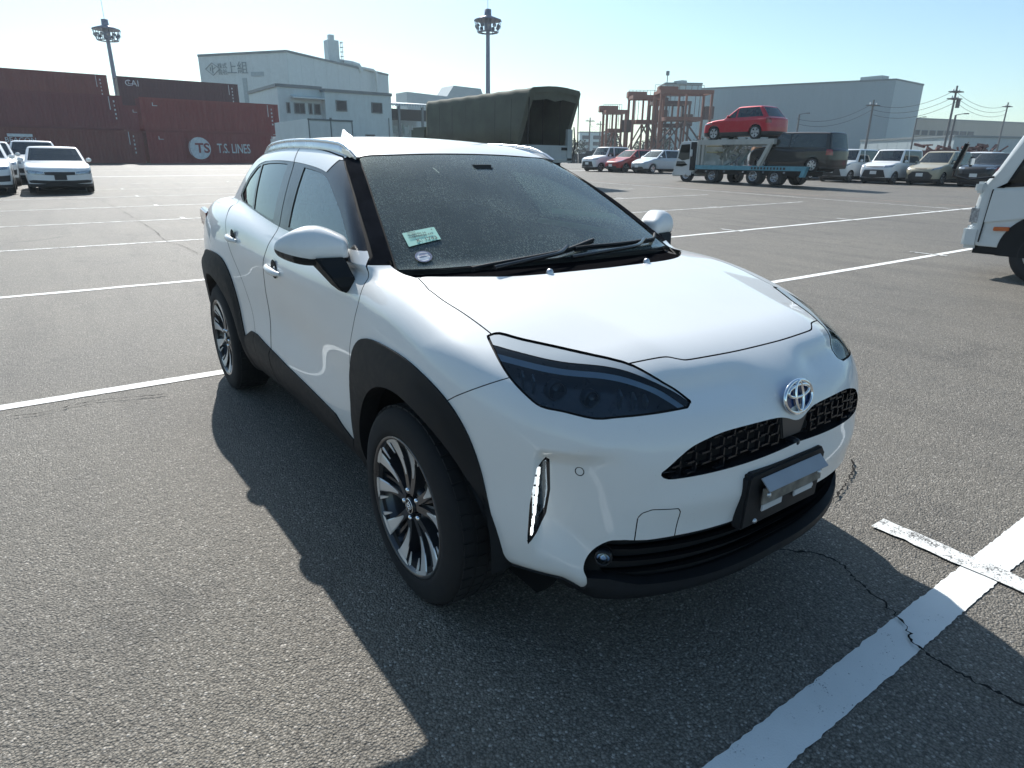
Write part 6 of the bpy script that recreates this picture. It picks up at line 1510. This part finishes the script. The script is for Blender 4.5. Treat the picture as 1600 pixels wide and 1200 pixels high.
def build_carrier():
    """two-deck car carrier, nose towards -x, near side y = 26.3"""
    x0, yc = -22.95, 27.55; z0 = Zg(-20, 27); r = empty('car_carrier', (x0, yc, z0), 0, 'car carrier lorry with white cab and sky blue deck loaded with two cars', 'truck')
    cabm = TW; blue = plain('deck sky blue', (.10, .30, .38), .45, var=.15); fr = mat_metal_sheet('carrier frame grey', (.44, .45, .42), .5, .3, .3); H = 2.52-z0+.0
    prof = [(.02, .30), (0, .55), (.04, .78), (.14, 1.12), (.34, 1.92), (.46, 2.03), (1.45, 2.03), (1.5, 1.95), (1.5, .62), (1.30, .55), (1.25, .30)]
    m = MB(); m.prism(prof, 1, -1.12, 1.12); m.build('cab', cabm, r, bevel=.05)
    m = MB(); m.prism([(.30, 1.20), (.46, 1.86), (1.02, 1.88), (1.05, 1.16), (.6, 1.08)], 1, -1.14, -1.09); m.build('side_window', BM['glass'], r)
    m = MB(); m.prism([(.20, .80), (.24, 1.04), (.72, 1.04), (.95, .86), (.6, .78)], 1, -1.145, -1.10); m.build('lower_window', BM['glass'], r)
    m = MB(); m.prism([(.11, 1.18), (.33, 1.90), (.35, 1.88), (.14, 1.17)], 1, -1.0, 1.0); m.build('windshield', BM['glass'], r)
    m = MB(); m.prism([(1.12, .60), (1.10, 1.98), (1.46, 1.98), (1.46, .60)], 1, -1.14, -1.11); m.build('rear_quarter', BM['dark'], r)
    m = MB(); m.box((1.2, -1.2, 1.45), (.14, .10, .34)); m.build('wing_mirror', cabm, r, bevel=.02)
    m = MB(); m.b2((-.05, -1.12, .28), (.12, 1.12, .55)); m.build('bumper', cabm, r, bevel=.04)
    for (x, R) in ((.88, .40), (1.0+1.55, .36), (4.95, .40), (6.1, .36)):
        for s in (-1, 1): truck_wheel(r, x, s*.98, R, s, .24, dual=x > 2)
    m = MB(); m.b2((1.3, -.9, .45), (7.3, .9, .78)); m.build('chassis', BM['dark'], r)
    m = MB(); m.b2((1.5, -1.16, .66), (7.55, 1.16, .86)); dk_ = m.build('lower_deck', blue, r, bevel=.01)
    m = MB(); m.prism([(7.4, .40), (7.55, .86), (7.75, .86), (7.6, .40)], 1, -1.2, -1.0); m.build('tail_bracket', blue, dk_)
    rr = random.Random(3)
    for k in range(11): m = MB(); m.box((4.9+k*.17, -1.165, .76), (.07+.04*rr.random(), .012, .10)); m.build('painted_mark', BM['black'], dk_)
    for k in range(5): m = MB(); m.box((2.2+k*1.1, -1.12, .58), (.10, .03, .08)); m.build('marker_lamp', BM['lamp'], r)
    # front gantry with winch gear, upper deck and slanting rear posts
    for x in (1.62, 1.86):
        for s in (-1, 1): m = MB(); m.b2((x-.06, s*1.05-.06, .86), (x+.06, s*1.05+.06, H)); m.build('front_post', fr, r)
    for s in (-1, 1):
        m = MB(); m.b2((1.55, s*1.05-.11, H-.24), (5.9, s*1.05+.11, H)); m.build('upper_deck_beam', fr, r)
        m = MB(); m.bar((5.75, s*1.1, H-.1), (5.2, s*1.1, .86), .16, .16); m.bar((5.85, s*1.1, H-.1), (5.35, s*1.1, .86), .05, .05); m.build('rear_post', fr, r)
        m = MB(); m.b2((1.7, s*.62-.24, H-.06), (5.9, s*.62+.24, H-.01)); m.build('wheel_track', fr, r)
    for x in (1.7, 3.0, 4.4, 5.7): m = MB(); m.b2((x-.08, -1.05, H-.2), (x+.08, 1.05, H-.08)); m.build('cross_member', fr, r)
    for k in range(16):
        m = MB(); a = rr.uniform(1.95, 3.3); y = rr.uniform(-.9, .6); z = rr.uniform(.9, 1.7)
        m.bar((a, y, z), (a+rr.uniform(-.3, .5), y, z+rr.uniform(-.2, .6)), rr.uniform(.05, .2)); m.build('winch_gear', fr, r)
    m = MB(); m.b2((2.0, -1.0, 1.45), (2.7, -.6, 1.52)); m.b2((2.0, -1.0, 1.75), (2.7, -.6, 1.80)); m.build('gear_shelf', plain('gear yellow', (.35, .32, .18), .6), r)
    for k in range(4):
        m = MB(); m.box((1.95+k*1.1, -1.0, H+.03), (.28, .2, .08)); m.build('wheel_chock', fr, r)
build_carrier()
for pts, wd, sd in (([(.536, .377), (.714, .525), (.863, .47), (1.029, .40), (1.135, .301), (1.263, .283), (1.42, .299), (1.7, .32)], .007, 1), ([(-2.697, -2.06), (-2.657, -1.868), (-2.71, -1.632), (-2.651, -1.40), (-2.582, -1.196)], .007, 2), ([(-22.1, -.2), (-17.27, 0), (-14.64, .03), (-12.6, .06), (-10.75, 0), (-10.0, .12), (-8.8, .17)], .006, 3), ([(.504, .937), (.444, 1.147), (.395, 1.305), (.30, 1.5)], .008, 4)): crack(pts, wd, sd)
# ---------------------------------------------------------------- thin sea haze over the whole yard
def build_haze():
    q = NT('haze air'); q.t.nodes.remove(q.b)
    v = q.n('VolumePrincipled'); v.inputs['Color'].default_value = (.80, .92, 1, 1); v.inputs['Density'].default_value = .0006; v.inputs['Anisotropy'].default_value = .2
    q.l(v.outputs[0], q.out.inputs['Volume'])
    m = MB(); m.b2((-2300, -2300, -1.0), (2300, 2300, 25.5)); m.build('haze', q.m, kind='stuff')
build_haze()
